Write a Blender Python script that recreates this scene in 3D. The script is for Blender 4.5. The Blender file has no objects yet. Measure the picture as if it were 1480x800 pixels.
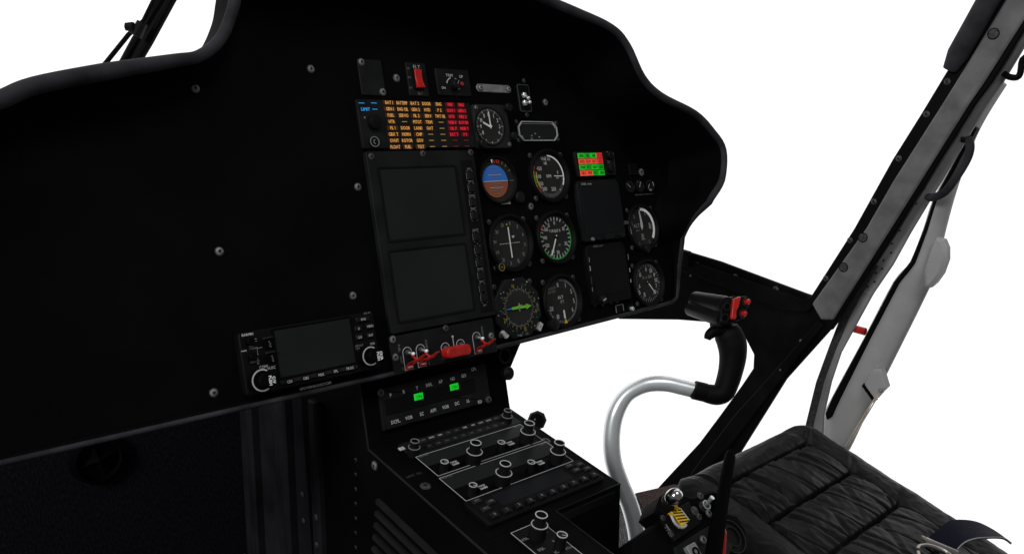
import bpy, math, random
from mathutils import Vector, Matrix
random.seed(4)
S = bpy.context.scene
COL = S.collection
PI = math.pi
R = math.radians

# ------------------------------------------------------------------ camera
# camera axes of the photograph, solved from the panel's vanishing points
FPX = 1201.4
CX = Vector((.738298, -.111747, .665153))
CY = Vector((-.674475, -.122321, .728094))
CZ = Vector((0, -.98618, -.16568))
CAM = Vector((0, 0, 1.15))
def c2w(v): return Vector((v.dot(CX), v.dot(CY), v.dot(CZ)))
def ray(px, py): return c2w(Vector(((px-740)/FPX, (py-400)/FPX, 1)))
def at(px, py, d): return CAM + ray(px, py)*d
cam = bpy.data.cameras.new('camera'); camo = bpy.data.objects.new('camera', cam)
COL.objects.link(camo)
rx, ry, rz = c2w(Vector((1, 0, 0))), c2w(Vector((0, -1, 0))), c2w(Vector((0, 0, -1)))
m = Matrix((rx, ry, rz)).transposed().to_4x4(); m.translation = CAM
camo.matrix_world = m
cam.sensor_width = 36; cam.lens = FPX/1480*36; cam.clip_start = .02; cam.clip_end = 200
S.camera = camo

# ------------------------------------------------------------------ world: a bright white surround in front, a dim one behind
FRONT, REAR = 1.15, 0.10
w = bpy.data.worlds.new('World'); S.world = w; w.use_nodes = True
nt = w.node_tree; nt.nodes.clear()
out = nt.nodes.new('ShaderNodeOutputWorld'); bg = nt.nodes.new('ShaderNodeBackground')
tc = nt.nodes.new('ShaderNodeTexCoord'); dp = nt.nodes.new('ShaderNodeVectorMath'); dp.operation = 'DOT_PRODUCT'
mr = nt.nodes.new('ShaderNodeMapRange')
nt.links.new(tc.outputs['Generated'], dp.inputs[0]); dp.inputs[1].default_value = (.67, .74, 0)
nt.links.new(dp.outputs['Value'], mr.inputs['Value'])
mr.inputs['From Min'].default_value = .15; mr.inputs['From Max'].default_value = .45
mr.inputs['To Min'].default_value = REAR; mr.inputs['To Max'].default_value = FRONT
nt.links.new(mr.outputs['Result'], bg.inputs['Strength']); bg.inputs['Color'].default_value = (1, 1, 1, 1)
nt.links.new(bg.outputs[0], out.inputs[0])
S.view_settings.view_transform = 'Standard'; S.view_settings.look = 'None'
S.view_settings.exposure = 0; S.view_settings.gamma = 1

def lamp(name, loc, target, size, power, col=(1, 1, 1)):
    l = bpy.data.lights.new(name, 'AREA'); l.shape = 'DISK'; l.size = size; l.energy = power; l.color = col
    o = bpy.data.objects.new(name, l); COL.objects.link(o); o.location = loc
    o.rotation_euler = (Vector(target)-Vector(loc)).to_track_quat('-Z', 'Y').to_euler()
lamp('softbox_overhead', (.2, -1.0, 3.4), (.9, .7, .8), 1.3, 26)
lamp('softbox_left', (-2.4, .1, 2.3), (1.4, .8, .9), 1.0, 52)

# ------------------------------------------------------------------ materials
M = {}
def mat(name, col, rough=.5, metal=0, spec=.3, bump=0, bscale=200, vary=.12, vscale=30, emit=0, sheen=0, stretch=None):
    m = bpy.data.materials.new(name); m.use_nodes = True; t = m.node_tree
    b = t.nodes['Principled BSDF']
    b.inputs['Roughness'].default_value = rough; b.inputs['Metallic'].default_value = metal
    b.inputs['Specular IOR Level'].default_value = spec
    c = (*col, 1)
    b.inputs['Base Color'].default_value = c
    co = t.nodes.new('ShaderNodeTexCoord'); src = co.outputs['Object']
    if stretch:
        mp = t.nodes.new('ShaderNodeMapping'); mp.inputs['Scale'].default_value = stretch
        t.links.new(src, mp.inputs['Vector']); src = mp.outputs['Vector']
    if vary:
        n = t.nodes.new('ShaderNodeTexNoise'); n.inputs['Scale'].default_value = vscale; n.inputs['Detail'].default_value = 5
        t.links.new(src, n.inputs['Vector'])
        r = t.nodes.new('ShaderNodeMapRange'); r.inputs['From Min'].default_value = .3; r.inputs['From Max'].default_value = .7
        r.inputs['To Min'].default_value = 1-vary*1.6; r.inputs['To Max'].default_value = 1+vary*1.6
        t.links.new(n.outputs['Fac'], r.inputs['Value'])
        mx = t.nodes.new('ShaderNodeVectorMath'); mx.operation = 'SCALE'; mx.inputs[0].default_value = col
        t.links.new(r.outputs['Result'], mx.inputs['Scale']); t.links.new(mx.outputs[0], b.inputs['Base Color'])
        r2 = t.nodes.new('ShaderNodeMapRange'); r2.inputs['To Min'].default_value = max(0, rough-.12); r2.inputs['To Max'].default_value = min(1, rough+.12)
        t.links.new(n.outputs['Fac'], r2.inputs['Value']); t.links.new(r2.outputs['Result'], b.inputs['Roughness'])
    if bump:
        n = t.nodes.new('ShaderNodeTexNoise'); n.inputs['Scale'].default_value = bscale; n.inputs['Detail'].default_value = 3
        t.links.new(src, n.inputs['Vector'])
        bp = t.nodes.new('ShaderNodeBump'); bp.inputs['Strength'].default_value = bump; bp.inputs['Distance'].default_value = .001
        t.links.new(n.outputs['Fac'], bp.inputs['Height']); t.links.new(bp.outputs[0], b.inputs['Normal'])
    if emit:
        b.inputs['Emission Color'].default_value = c; b.inputs['Emission Strength'].default_value = emit
    if sheen: b.inputs['Sheen Weight'].default_value = sheen
    M[name] = m
    return m
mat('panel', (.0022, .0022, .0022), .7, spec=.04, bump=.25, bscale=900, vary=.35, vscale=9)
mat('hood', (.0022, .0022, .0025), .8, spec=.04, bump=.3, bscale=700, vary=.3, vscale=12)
mat('lip', (.030, .030, .035), .7, spec=.08, bump=.5, bscale=900, vary=.3, vscale=25)
mat('unit', (.010, .0105, .011), .55, spec=.09, bump=.2, bscale=900, vary=.2)
mat('unitdark', (.0045, .0045, .0045), .55, spec=.08, bump=.2, bscale=900)
mat('screen', (.0165, .018, .018), .4, spec=.05, vary=.1, vscale=8)
mat('lens', (.011, .0115, .013), .4, spec=.06, vary=0)
mat('dial', (.023, .024, .022), .6, spec=.06)
mat('black', (.002, .002, .002), .6, spec=.05)
mat('rubber', (.0035, .0035, .0035), .6, spec=.1)
mat('knob', (.0075, .0075, .008), .45, spec=.15)
mat('screw', (.17, .17, .17), .5, metal=.2, vary=.4, vscale=300)
mat('screwdark', (.055, .055, .055), .5, metal=.2, vary=.4, vscale=300)
mat('ink', (.5, .5, .5), .6, spec=.1, vary=0)
mat('inkdim', (.22, .22, .22), .6, spec=.1, vary=0)
mat('inkfaint', (.06, .062, .065), .6, spec=.1, vary=0)
mat('inkwhite', (1., 1., 1.), .6, spec=.1, vary=0)
mat('needle', (.75, .75, .73), .5, spec=.2, vary=0)
mat('yellow', (.75, .45, .02), .5, vary=0)
mat('yellowdim', (.24, .20, .03), .5, vary=0)
mat('greenmark', (.02, .30, .05), .5, vary=0)
mat('lime', (.18, .55, .03), .5, vary=0)
mat('redmark', (.45, .03, .02), .5, vary=0)
mat('red', (.52, .015, .012), .35, spec=.4, vary=.15, vscale=60)
mat('redguard', (.5, .02, .015), .35, spec=.4, vary=.15, vscale=60)
mat('amberlit', (.85, .42, .10), .6, vary=0, emit=.22)
mat('amberdim', (.5, .3, .05), .6, vary=0, emit=.3)
mat('amberglow', (.045, .013, .0), .6, vary=0, emit=.3)
mat('redlit', (1, .02, .04), .6, vary=0, emit=.24)
mat('redglow', (.09, .0, .003), .6, vary=0, emit=.35)
mat('bluelit', (.03, .35, .8), .6, vary=0, emit=.35)
mat('greenlit', (.005, .55, .02), .5, vary=0, emit=.55)
mat('greencell', (.01, .42, .015), .5, vary=0, emit=.32)
mat('greencell2', (.02, .62, .03), .5, vary=0, emit=.30)
mat('redcell', (.85, .10, .05), .5, vary=0, emit=.38)
mat('redcell2', (.75, .04, .04), .5, vary=0, emit=.32)
mat('celltextg', (.0, .12, .0), .5, vary=0, emit=.2)
mat('celltextr', (.35, .01, .01), .5, vary=0, emit=.3)
mat('skyblue', (.03, .17, .60), .5, vary=0)
mat('earth', (.28, .085, .04), .5, vary=0)
mat('silverplate', (.26, .26, .26), .45, metal=.3, vary=.15, vscale=120)
mat('palesilver', (.5, .51, .53), .4, metal=.3, vary=.1)  # plain pale silver metal of frames and guards
mat('chrome', (.6, .6, .6), .15, metal=1, vary=0)
mat('toggle', (.7, .75, .75), .3, metal=.6, vary=0)
mat('tube', (.86, .90, .92), .34, metal=.55, spec=.3, vary=.03, vscale=20)
mat('beam', (.0035, .0035, .0038), .6, spec=.06, bump=.4, bscale=500, vary=.4, vscale=20)
mat('pillargrey', (.15, .15, .15), .6, spec=.2, bump=.3, bscale=600, vary=.16, vscale=26)
mat('doorgrey', (.29, .29, .29), .55, spec=.25, bump=.3, bscale=600, vary=.14, vscale=14)
mat('doorlight', (.40, .40, .40), .5, spec=.3, bump=.2, bscale=600, vary=.05, vscale=22)
mat('beltblack', (.001, .001, .001), .8, spec=.01, vary=0)
mat('seal', (.0025, .0025, .0025), .6, spec=.08)
mat('leather', (.0075, .0073, .0080), .42, spec=.07, bump=.2, bscale=420, vary=.22, vscale=14)
mat('navy', (.006, .006, .016), .8, spec=.1, bump=.6, bscale=900, sheen=.1)
mat('strapedge', (.25, .25, .25), .7, vary=.2)
mat('buckle', (.32, .30, .28), .3, metal=.8)
mat('fabric', (.011, .0105, .0145), .9, spec=.03, bump=.5, bscale=1400, vary=.35, vscale=420, stretch=(1, .35, 1))
mat('wall', (.014, .014, .017), .7, spec=.08, bump=.3, bscale=400, vary=.35, vscale=10)
mat('wire', (.55, .48, .38), .6, vary=.2)
mat('brownfloor', (.05, .04, .03), .8, vary=.4)
mat('brownfabric', (.075, .055, .05), .9, spec=.05, bump=1, bscale=900, vary=.45, vscale=350)
mat('smoke', (.017, .017, .018), .45, spec=.12)
# woven grey carpet
def woven():
    m = mat('woven', (.16, .165, .17), .9, spec=.05, vary=0); t = m.node_tree; b = t.nodes['Principled BSDF']
    co = [n for n in t.nodes if n.type == 'TEX_COORD'][0]
    br = t.nodes.new('ShaderNodeTexBrick'); br.inputs['Scale'].default_value = 90
    br.inputs['Color1'].default_value = (.26, .27, .28, 1); br.inputs['Color2'].default_value = (.10, .105, .11, 1)
    br.inputs['Mortar'].default_value = (.012, .012, .012, 1); br.inputs['Mortar Size'].default_value = .05
    t.links.new(co.outputs['Object'], br.inputs['Vector']); t.links.new(br.outputs['Color'], b.inputs['Base Color'])
woven()

# ------------------------------------------------------------------ frames
class Fr:
    def __init__(s, o, ex, ey, ez):
        s.o, s.ex, s.ey, s.ez = Vector(o), Vector(ex).normalized(), Vector(ey).normalized(), Vector(ez).normalized()
    def px(s, x, y, z=0):
        r = ray(x, y); o = s.o + s.ez*z
        t = (o-CAM).dot(s.ez)/r.dot(s.ez); p = CAM+r*t-o
        return p.dot(s.ex), p.dot(s.ey)
    def W(s, u, v, z=0): return s.o+s.ex*u+s.ey*v+s.ez*z
    def loc(s, p):
        d = Vector(p)-s.o; return Vector((d.dot(s.ex), d.dot(s.ey), d.dot(s.ez)))
    def move(s, u, v, z=0): return Fr(s.W(u, v, z), s.ex, s.ey, s.ez)
    def movepx(s, x, y, z=0): return s.move(*s.px(x, y, z), z)
    def mat(s):
        m = Matrix((s.ex, s.ey, s.ez)).transposed().to_4x4(); m.translation = s.o; return m
    def L(s, x, y, d): return s.loc(at(x, y, d))
PU = Vector((0, .20996, .97772)).normalized()
PN = Vector((1, 0, 0)).cross(PU)
P = Fr(at(740, 400, 1.20), (1, 0, 0), PU, PN)           # the instrument panel's plane
W0 = Fr((0, 0, 0), (1, 0, 0), (0, 1, 0), (0, 0, 1))

# ------------------------------------------------------------------ mesh builder
GL = {}
def glyph(c):
    if c in GL: return GL[c]
    cu = bpy.data.curves.new('g', 'FONT'); cu.body = c; cu.size = 1; cu.resolution_u = 2
    o = bpy.data.objects.new('g', cu); COL.objects.link(o)
    bpy.context.view_layer.update()
    me = o.evaluated_get(bpy.context.evaluated_depsgraph_get()).to_mesh()
    vs = [(v.co.x, v.co.y) for v in me.vertices]; fs = [tuple(p.vertices) for p in me.polygons]
    x0 = min([v[0] for v in vs], default=0); x1 = max([v[0] for v in vs], default=.3)
    GL[c] = ([(a-x0, b) for a, b in vs], fs, x1-x0)
    o.evaluated_get(bpy.context.evaluated_depsgraph_get()).to_mesh_clear()
    bpy.data.objects.remove(o); bpy.data.curves.remove(cu)
    return GL[c]

class MB:
    def __init__(s, m='black'): s.v = []; s.f = []; s.mi = []; s.ms = []; s.m = m
    def _mi(s, m):
        m = m or s.m
        if m not in s.ms: s.ms.append(m)
        return s.ms.index(m)
    def add(s, vs, fs, m=None):
        b = len(s.v); i = s._mi(m)
        s.v += [tuple(v) for v in vs]
        for f in fs: s.f.append([b+k for k in f]); s.mi.append(i)
    def rings(s, rs, m=None, c0=True, c1=True, closed=True):
        n = len(rs[0]); vs = [p for r in rs for p in r]; fs = []
        for k in range(len(rs)-1):
            for i in range(n if closed else n-1):
                j = (i+1) % n; fs.append((k*n+i, k*n+j, (k+1)*n+j, (k+1)*n+i))
        if c0: fs.append(tuple(range(n-1, -1, -1)))
        if c1: fs.append(tuple((len(rs)-1)*n+i for i in range(n)))
        s.add(vs, fs, m)
    def poly(s, pts, z0, z1, m=None, ch=0):
        pts = [tuple(p[:2]) for p in pts]
        a = sum(pts[i-1][0]*pts[i][1]-pts[i][0]*pts[i-1][1] for i in range(len(pts)))
        if a < 0: pts = pts[::-1]
        rs = [[(x, y, z0) for x, y in pts]]
        if ch:
            rs.append([(x, y, z1-ch) for x, y in pts]); rs.append([(x, y, z1) for x, y in inset(pts, ch)])
        else: rs.append([(x, y, z1) for x, y in pts])
        s.rings(rs, m)
    def box(s, x0, x1, y0, y1, z0, z1, m=None, ch=0):
        s.poly([(x0, y0), (x1, y0), (x1, y1), (x0, y1)], z0, z1, m, ch)
    def rbox(s, x0, x1, y0, y1, z0, z1, r=.003, m=None, ch=.0008, n=4):
        s.poly(rrect(x0, x1, y0, y1, r, n), z0, z1, m, ch)
    def lathe(s, prof, x=0, y=0, z=0, n=32, m=None, c0=True, c1=True):
        s.rings([[(x+r*math.cos(2*PI*i/n), y+r*math.sin(2*PI*i/n), z+h) for i in range(n)] for r, h in prof], m, c0, c1)
    def cyl(s, x, y, z0, z1, r, m=None, n=24, ch=0):
        s.lathe([(r, z0), (r, z1-ch), (r-ch, z1)] if ch else [(r, z0), (r, z1)], x, y, 0, n, m)
    def ring(s, x, y, r0, r1, z0, z1, m=None, n=40):
        s.lathe([(r0, z0), (r1, z0), (r1, z1), (r0, z1), (r0, z0)], x, y, 0, n, m, False, False)
    def arc(s, x, y, r0, r1, a0, a1, z, m=None, n=24, h=.0003):
        n = max(2, int(n)); vs = []; fs = []
        for i in range(n+1):
            a = R(90-(a0+(a1-a0)*i/n)); c, q = math.cos(a), math.sin(a)
            vs += [(x+r0*c, y+r0*q, z), (x+r1*c, y+r1*q, z), (x+r0*c, y+r0*q, z+h), (x+r1*c, y+r1*q, z+h)]
        for i in range(n):
            b = i*4
            fs += [(b+2, b+3, b+7, b+6), (b+1, b+5, b+7, b+3), (b, b+2, b+6, b+4)]
        s.add(vs, fs, m)
    def ticks(s, x, y, r0, r1, angs, wd, z, m=None):
        for a in angs: s.line(x+r0*math.sin(R(a)), y+r0*math.cos(R(a)), x+r1*math.sin(R(a)), y+r1*math.cos(R(a)), wd, z, m)
    def line(s, x0, y0, x1, y1, wd, z, m=None, w1=None, h=.0003):
        d = Vector((x1-x0, y1-y0)).normalized(); nx, ny = -d.y, d.x; w1 = wd if w1 is None else w1
        q = [(x0-nx*wd/2, y0-ny*wd/2), (x1-nx*w1/2, y1-ny*w1/2), (x1+nx*w1/2, y1+ny*w1/2), (x0+nx*wd/2, y0+ny*wd/2)]
        s.poly(q, z, z+h, m)
    def text(s, t, x, y, h, z, m=None, align='c', rot=0, sx=1.0, bold=0, fit=0):
        k = h/.72; X = 0; out = []
        for c in t:
            if c == ' ': X += .35; continue
            g = glyph(c); out.append((X, g)); X += g[2]+.10
        X = max(.01, X-.10); sx = min(sx, fit/(X*k)) if fit else sx; o = {'c': -X/2, 'l': 0, 'r': -X}[align]
        cr, sr = math.cos(R(rot)), math.sin(R(rot))
        for off in ([(0, 0)] if not bold else [(0, 0), (bold, 0), (0, bold)]):
            for x0, (vs, fs, wd) in out:
                q = []
                for a, b in vs:
                    a2 = (a+x0+o)*k*sx+off[0]; b2 = (b-.36)*k+off[1]
                    q.append((x+a2*cr-b2*sr, y+a2*sr+b2*cr, z))
                s.add(q, fs, m)
            z += .00005
    def tube(s, pts, rad, m=None, n=16, sm=0, flat=1):
        pts = [Vector(p) for p in pts]; rs = rad if isinstance(rad, (list, tuple)) else [rad]*len(pts)
        if sm: pts, rs = smooth(pts, rs, sm)
        t = [(pts[min(i+1, len(pts)-1)]-pts[max(i-1, 0)]).normalized() for i in range(len(pts))]
        up = Vector((0, 0, 1)) if abs(t[0].z) < .9 else Vector((1, 0, 0))
        a = t[0].cross(up).normalized(); rg = []
        for i, p in enumerate(pts):
            a = (a-t[i]*a.dot(t[i])).normalized(); b = t[i].cross(a)
            rg.append([p+(a*math.cos(2*PI*k/n)+b*math.sin(2*PI*k/n)*flat)*rs[i] for k in range(n)])
        s.rings(rg, m)
    def ball(s, c, r, m=None, n=16, sz=1):
        c = Vector(c); h = n//2
        s.rings([[(c.x+r*math.sin(PI*(k+.02)/(h+.04))*math.cos(2*PI*i/n), c.y+r*math.sin(PI*(k+.02)/(h+.04))*math.sin(2*PI*i/n), c.z-r*sz*math.cos(PI*k/h)) for i in range(n)] for k in range(h+1)], m)
    def screw(s, x, y, z=0, r=.005, m='screw', wash=True, rot=None):
        rot = random.uniform(0, 90) if rot is None else rot
        if wash: s.lathe([(r*1.25, 0), (r*1.2, .0008), (r, .001)], x, y, z, 20, 'screwdark')
        s.lathe([(r, 0), (r, .0012), (r*.8, .0019), (r*.45, .0022), (r*.42, .0014)], x, y, z, 20, m)
        for a in (rot, rot+90):
            c, q = math.cos(R(a))*r*.38, math.sin(R(a))*r*.38
            s.line(x-c, y-q, x+c, y+q, r*.2, z+.0016, 'black', h=.0002)
    def build(s, name, parent=None, frame=None, bevel=0, subs=0, sharp=32):
        me = bpy.data.meshes.new(name); me.from_pydata(s.v, [], s.f)
        for k in s.ms: me.materials.append(M[k])
        me.polygons.foreach_set('material_index', s.mi); me.polygons.foreach_set('use_smooth', [True]*len(me.polygons))
        me.validate(); me.update(); me.set_sharp_from_angle(angle=R(sharp))
        o = bpy.data.objects.new(name, me); COL.objects.link(o)
        if frame: o.matrix_world = frame.mat()
        if parent: o.parent = parent
        if bevel:
            b = o.modifiers.new('bevel', 'BEVEL'); b.width = bevel; b.segments = 2; b.limit_method = 'ANGLE'; b.angle_limit = R(35)
        if subs:
            b = o.modifiers.new('sub', 'SUBSURF'); b.levels = b.render_levels = subs
        return o

def inset(pts, d):
    n = len(pts); out = []
    for i in range(n):
        p0, p1, p2 = Vector(pts[i-1]), Vector(pts[i]), Vector(pts[(i+1) % n])
        a, b = (p1-p0), (p2-p1)
        a = a.normalized() if a.length > 1e-9 else b.normalized(); b = b.normalized() if b.length > 1e-9 else a
        na, nb = Vector((-a.y, a.x)), Vector((-b.y, b.x)); k = (na+nb)
        k = k/max(.3, 1+na.dot(nb)); out.append((p1.x+k.x*d, p1.y+k.y*d))
    return out
def rrect(x0, x1, y0, y1, r, n=4):
    q = []
    for cx, cy, a in ((x1-r, y1-r, 0), (x0+r, y1-r, 90), (x0+r, y0+r, 180), (x1-r, y0+r, 270)):
        for i in range(n+1):
            t = R(a+90*i/n); q.append((cx+r*math.cos(t), cy+r*math.sin(t)))
    return q
def smooth(pts, rs, k):
    P2, R2 = [], []; n = len(pts)
    for i in range(n-1):
        p0, p1, p2, p3 = pts[max(i-1, 0)], pts[i], pts[i+1], pts[min(i+2, n-1)]
        for j in range(k):
            t = j/k
            P2.append(.5*((2*p1)+(-p0+p2)*t+(2*p0-5*p1+4*p2-p3)*t*t+(-p0+3*p1-3*p2+p3)*t**3))
            R2.append(rs[i]*(1-t)+rs[i+1]*t)
    P2.append(pts[-1]); R2.append(rs[-1]); return P2, R2

def tag(o, label, cat, group=None):
    o['label'] = label; o['category'] = cat
    if group: o['group'] = group
    return o
def thing(name, label, cat, fr, group=None):
    o = bpy.data.objects.new(name, None); COL.objects.link(o); o.matrix_world = fr.mat(); o.empty_display_size = .02
    return tag(o, label, cat, group)
def rect(fr, tl, tr, br, bl, z=0):
    p = [fr.px(*q, z) for q in (tl, tr, br, bl)]
    x0 = (p[0][0]+p[3][0])/2; x1 = (p[1][0]+p[2][0])/2; y1 = (p[0][1]+p[1][1])/2; y0 = (p[2][1]+p[3][1])/2
    f = fr.move((x0+x1)/2, (y0+y1)/2); return f, (x1-x0)/2, (y1-y0)/2

# ================================================================== INSTRUMENT PANEL (board, hood)
OUT = [(-120, 188, .05, .0085), (-60, 161, .05, .0085), (0, 137+7, .05, .0085), (50, 117+7, .05, .0085), (150, 97+7, .05, .0085), (250, 82+6, .048, .007), (288, 76+5, .042, .0065),
       (318, 57, .036, .0065), (335, 18, .032, .0065), (343, -20, .034, .007), (365, -70, .06, .008), (440, -100, .1, .008), (560, -85, .1, .008), (700, -40, .1, .007),
       (770, -8, .1, .007), (828, 16, .1, .007), (882, 40, .1, .006), (906, 66, .1, .006), (928, 112, .1, .006), (955, 139, .1, .006), (1003, 164, .1, .006), (1028, 189, .1, .006),
       (1045, 217, .1, .006), (1043, 260, .1, .006), (1024, 293, .095, .006), (1000, 319, .062, .006), (986, 344, .026, .005), (981, 385, .012, .004), (978, 430, .004, .003)]
BOT = [(972, 436, .003, .003), (893, 457, .003, .003), (745, 495, .003, .003), (550, 544, .003, .003), (350, 589, .003, .003), (0, 669, .003, .003), (-110, 694, .003, .003), (-170, 690, .02, .004), (-215, 560, .03, .008), (-210, 400, .04, .0085), (-175, 270, .05, .0085)]
def panel():
    t = thing('instrument_panel', 'large matte black instrument panel board with deep rounded hood, carrying all the gauges', 'instrument panel', P)
    def up(l): return [Vector((*P.px(a, b, d), 0)) for a, b, d, r in l], [(d, r) for a, b, d, r in l]
    pa, da = up(OUT); pb, db = up(BOT)
    da0 = [d[0] for d in da]; da1 = [d[1] for d in da]
    A, D = smooth(pa, da0, 5); _, Rr = smooth(pa, da1, 5)
    pts = A + pb[:7]; Dz = D+[d[0] for d in db[:7]]; Rz = Rr+[d[1] for d in db[:7]]
    B, D2 = smooth(pb[7:]+[pa[0]], [d[0] for d in db[7:]]+[.05], 5); _, R2 = smooth(pb[7:]+[pa[0]], [d[1] for d in db[7:]]+[.0085], 5)
    pts += B[:-1]; Dz += D2[:-1]; Rz += R2[:-1]
    n = len(pts); nor = []
    for i in range(n):
        d = (pts[(i+1) % n]-pts[i-1]).normalized(); nor.append(Vector((-d.y, d.x, 0)))   # clockwise loop -> left side is outward
    def ring_(f): return [f(i) for i in range(n)]
    def pt(i, o, z): q = pts[i]+nor[i]*o; return (q.x, q.y, z)
    def ins(i): return -Rz[i]-(.012 if Dz[i] > .03 else .001)
    r0 = ring_(lambda i: pt(i, ins(i)-.004, 0))
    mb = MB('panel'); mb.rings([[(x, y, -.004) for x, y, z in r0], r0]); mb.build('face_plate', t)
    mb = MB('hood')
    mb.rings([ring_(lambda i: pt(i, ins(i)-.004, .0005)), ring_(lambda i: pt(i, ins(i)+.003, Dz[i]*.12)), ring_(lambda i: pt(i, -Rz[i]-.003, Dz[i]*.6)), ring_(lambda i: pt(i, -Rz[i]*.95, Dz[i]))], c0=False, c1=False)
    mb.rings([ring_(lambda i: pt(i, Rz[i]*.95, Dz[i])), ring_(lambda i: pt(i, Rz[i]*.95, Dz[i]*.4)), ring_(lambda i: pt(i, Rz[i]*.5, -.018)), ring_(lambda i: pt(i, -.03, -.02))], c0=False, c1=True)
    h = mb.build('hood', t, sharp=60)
    mb = MB('lip')
    mb.rings([ring_(lambda i, a=a: pt(i, -Rz[i]*math.cos(R(a)), Dz[i]+Rz[i]*math.sin(R(a)))) for a in range(-20, 201, 20)], c0=False, c1=False)
    mb.build('rolled_edge', h, sharp=70)
    for x, y in ((449, 100), (282, 128), (317, 363), (309, 567), (510, 427), (517, 270), (788, 148), (573, 113), (767, 298)):
        mb = MB(); mb.screw(*P.px(x, y), 0, .0042 if x < 560 else .0045); mb.build('screw', t)
    return t
panel()

def unit(name, label, cat, c, zt=.004, r=.002, m='unit', fr=P, group=None, body='housing', zb=.0003):
    f, hx, hy = rect(fr, *c, z=zt)
    t = thing(name, label, cat, f, group); mb = MB(m); mb.rbox(-hx, hx, -hy, hy, zb, zt, r); mb.build(body, t)
    return t, f, hx, hy
def scr(t, f, pts, r=.0035, z=0, m='screw', **k):
    for x, y in pts:
        mb = MB(); mb.screw(*f.px(x, y, z), z, r, m, **k); mb.build('screw', t)

# ---- top row
t, f, hx, hy = unit('blank_plate', 'plain dark blanking plate with two screws, at the top left of the instruments', 'blank plate', ((517, 86), (552, 86), (557, 138), (523, 138)), .002, m='unit')
scr(t, f, ((522, 90), (553, 133)), .0042, .002)
t, f, hx, hy = unit('emergency_switch_panel', 'narrow black switch plate with one big red rocker lettered ELT', 'switch', ((587, 89), (615, 92), (620, 139), (592, 139)), .003)
mb = MB('black'); mb.rbox(-.008, .008, -.0145, .0145, .003, .0045, .002); mb.build('switch_frame', t)
mb = MB('red')
q = [(-.0075, .0055), (.0075, .0055)]
mb.rings([[(-.0056, y, .0045), (.0056, y, .0045), (.0056, y, z), (-.0056, y, z)] for y, z in ((-.0125, .0115), (-.008, .0088), (0, .0068), (.008, .0072), (.0125, .008))]); mb.build('rocker', t, bevel=.0006)
mb = MB('ink'); mb.text('ELT', .001, hy-.006, .005, .0033); mb.text('ELT', .001, -hy+.004, .0035, .0033, 'inkdim')
for y, s_ in ((.014, 'ON'), (.002, 'ARM'), (-.012, 'TEST')): mb.text(s_, -.0135, y, .0025, .0033, 'inkdim', sx=.7)
mb.build('lettering', t)
t, f, hx, hy = unit('trim_control_panel', 'black trim panel with small selector knob, white arc and red lamp', 'control panel', ((629, 98), (678, 102), (681, 139), (634, 138)), .003)
kx, ky = f.px(655, 124, .003)
mb = MB('knob'); mb.lathe([(.007, 0), (.0065, .009), (.005, .0105)], kx, ky, .003, 24); mb.line(kx, ky, kx+.003, ky+.005, .001, .0136, 'inkdim'); mb.build('knob', t)
mb = MB('redmark'); x, y = f.px(667, 122, .003); mb.lathe([(.003, 0), (.003, .002), (.002, .003)], x, y, .003); mb.build('lamp', t)
mb = MB('ink'); mb.arc(kx, ky, .0105, .012, -75, -15, .0033); mb.arc(kx, ky, .0105, .012, 20, 60, .0033, 'inkdim')
for s_, x, y, h in (('TRIM', 649, 109, .004), ('UP', 666, 111, .004), ('DN', 641, 127, .0033), ('OFF', 661, 128, .0033)): mb.text(s_, *f.px(x, y, .003), h, .0033, bold=.0002)
mb.build('lettering', t)
f, hx, hy = rect(P, (687, 121), (737, 124), (739, 135), (689, 133))
t = thing('data_plate', 'small silver metal strip with rounded ends and a screw at each end', 'plate', f)
mb = MB('silverplate'); mb.rbox(-hx, hx, -hy, hy, .0003, .0018, hy*.98, n=8); mb.build('strip', t)
for s_ in (-1, 1): mb = MB(); mb.screw(s_*(hx-.0065), 0, .0018, .0038, 'silverplate'); mb.build('screw', t)
t, f, hx, hy = unit('dual_toggle_switch', 'small upright black switch plate with two chrome ball toggles', 'switch', ((747, 121), (764, 122), (769, 162), (751, 162)), .003, .003, 'unitdark')
mb = MB('inkfaint'); mb.poly(rrect(-hx+.0005, hx-.0005, -hy+.0005, hy-.0005, .003), .0031, .0034)
mb.poly(rrect(-hx+.002, hx-.002, -hy+.002, hy-.002, .002), .0035, .0038, 'unitdark'); mb.build('outline', t)
for a, b, c, d in ((757, 138, 763, 142), (758, 149, 765, 148)):
    mb = MB('toggle'); x, y = f.px(a, b, .004); x2, y2 = f.px(c, d, .014)
    mb.lathe([(.0045, 0), (.0045, .003), (.003, .004)], x, y, .0038, 6); mb.tube([(x, y, .006), (x2, y2, .015)], [.0016, .0022]); mb.ball((x2, y2, .015), .003, n=12); mb.build('toggle', t)
scr(t, P.movepx(757, 138), (), 0)
for a, b in ((757, 117), (761, 166)): mb = MB(); mb.screw(*f.px(a, b), .0005, .003, 'screwdark'); mb.build('screw', t)

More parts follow.
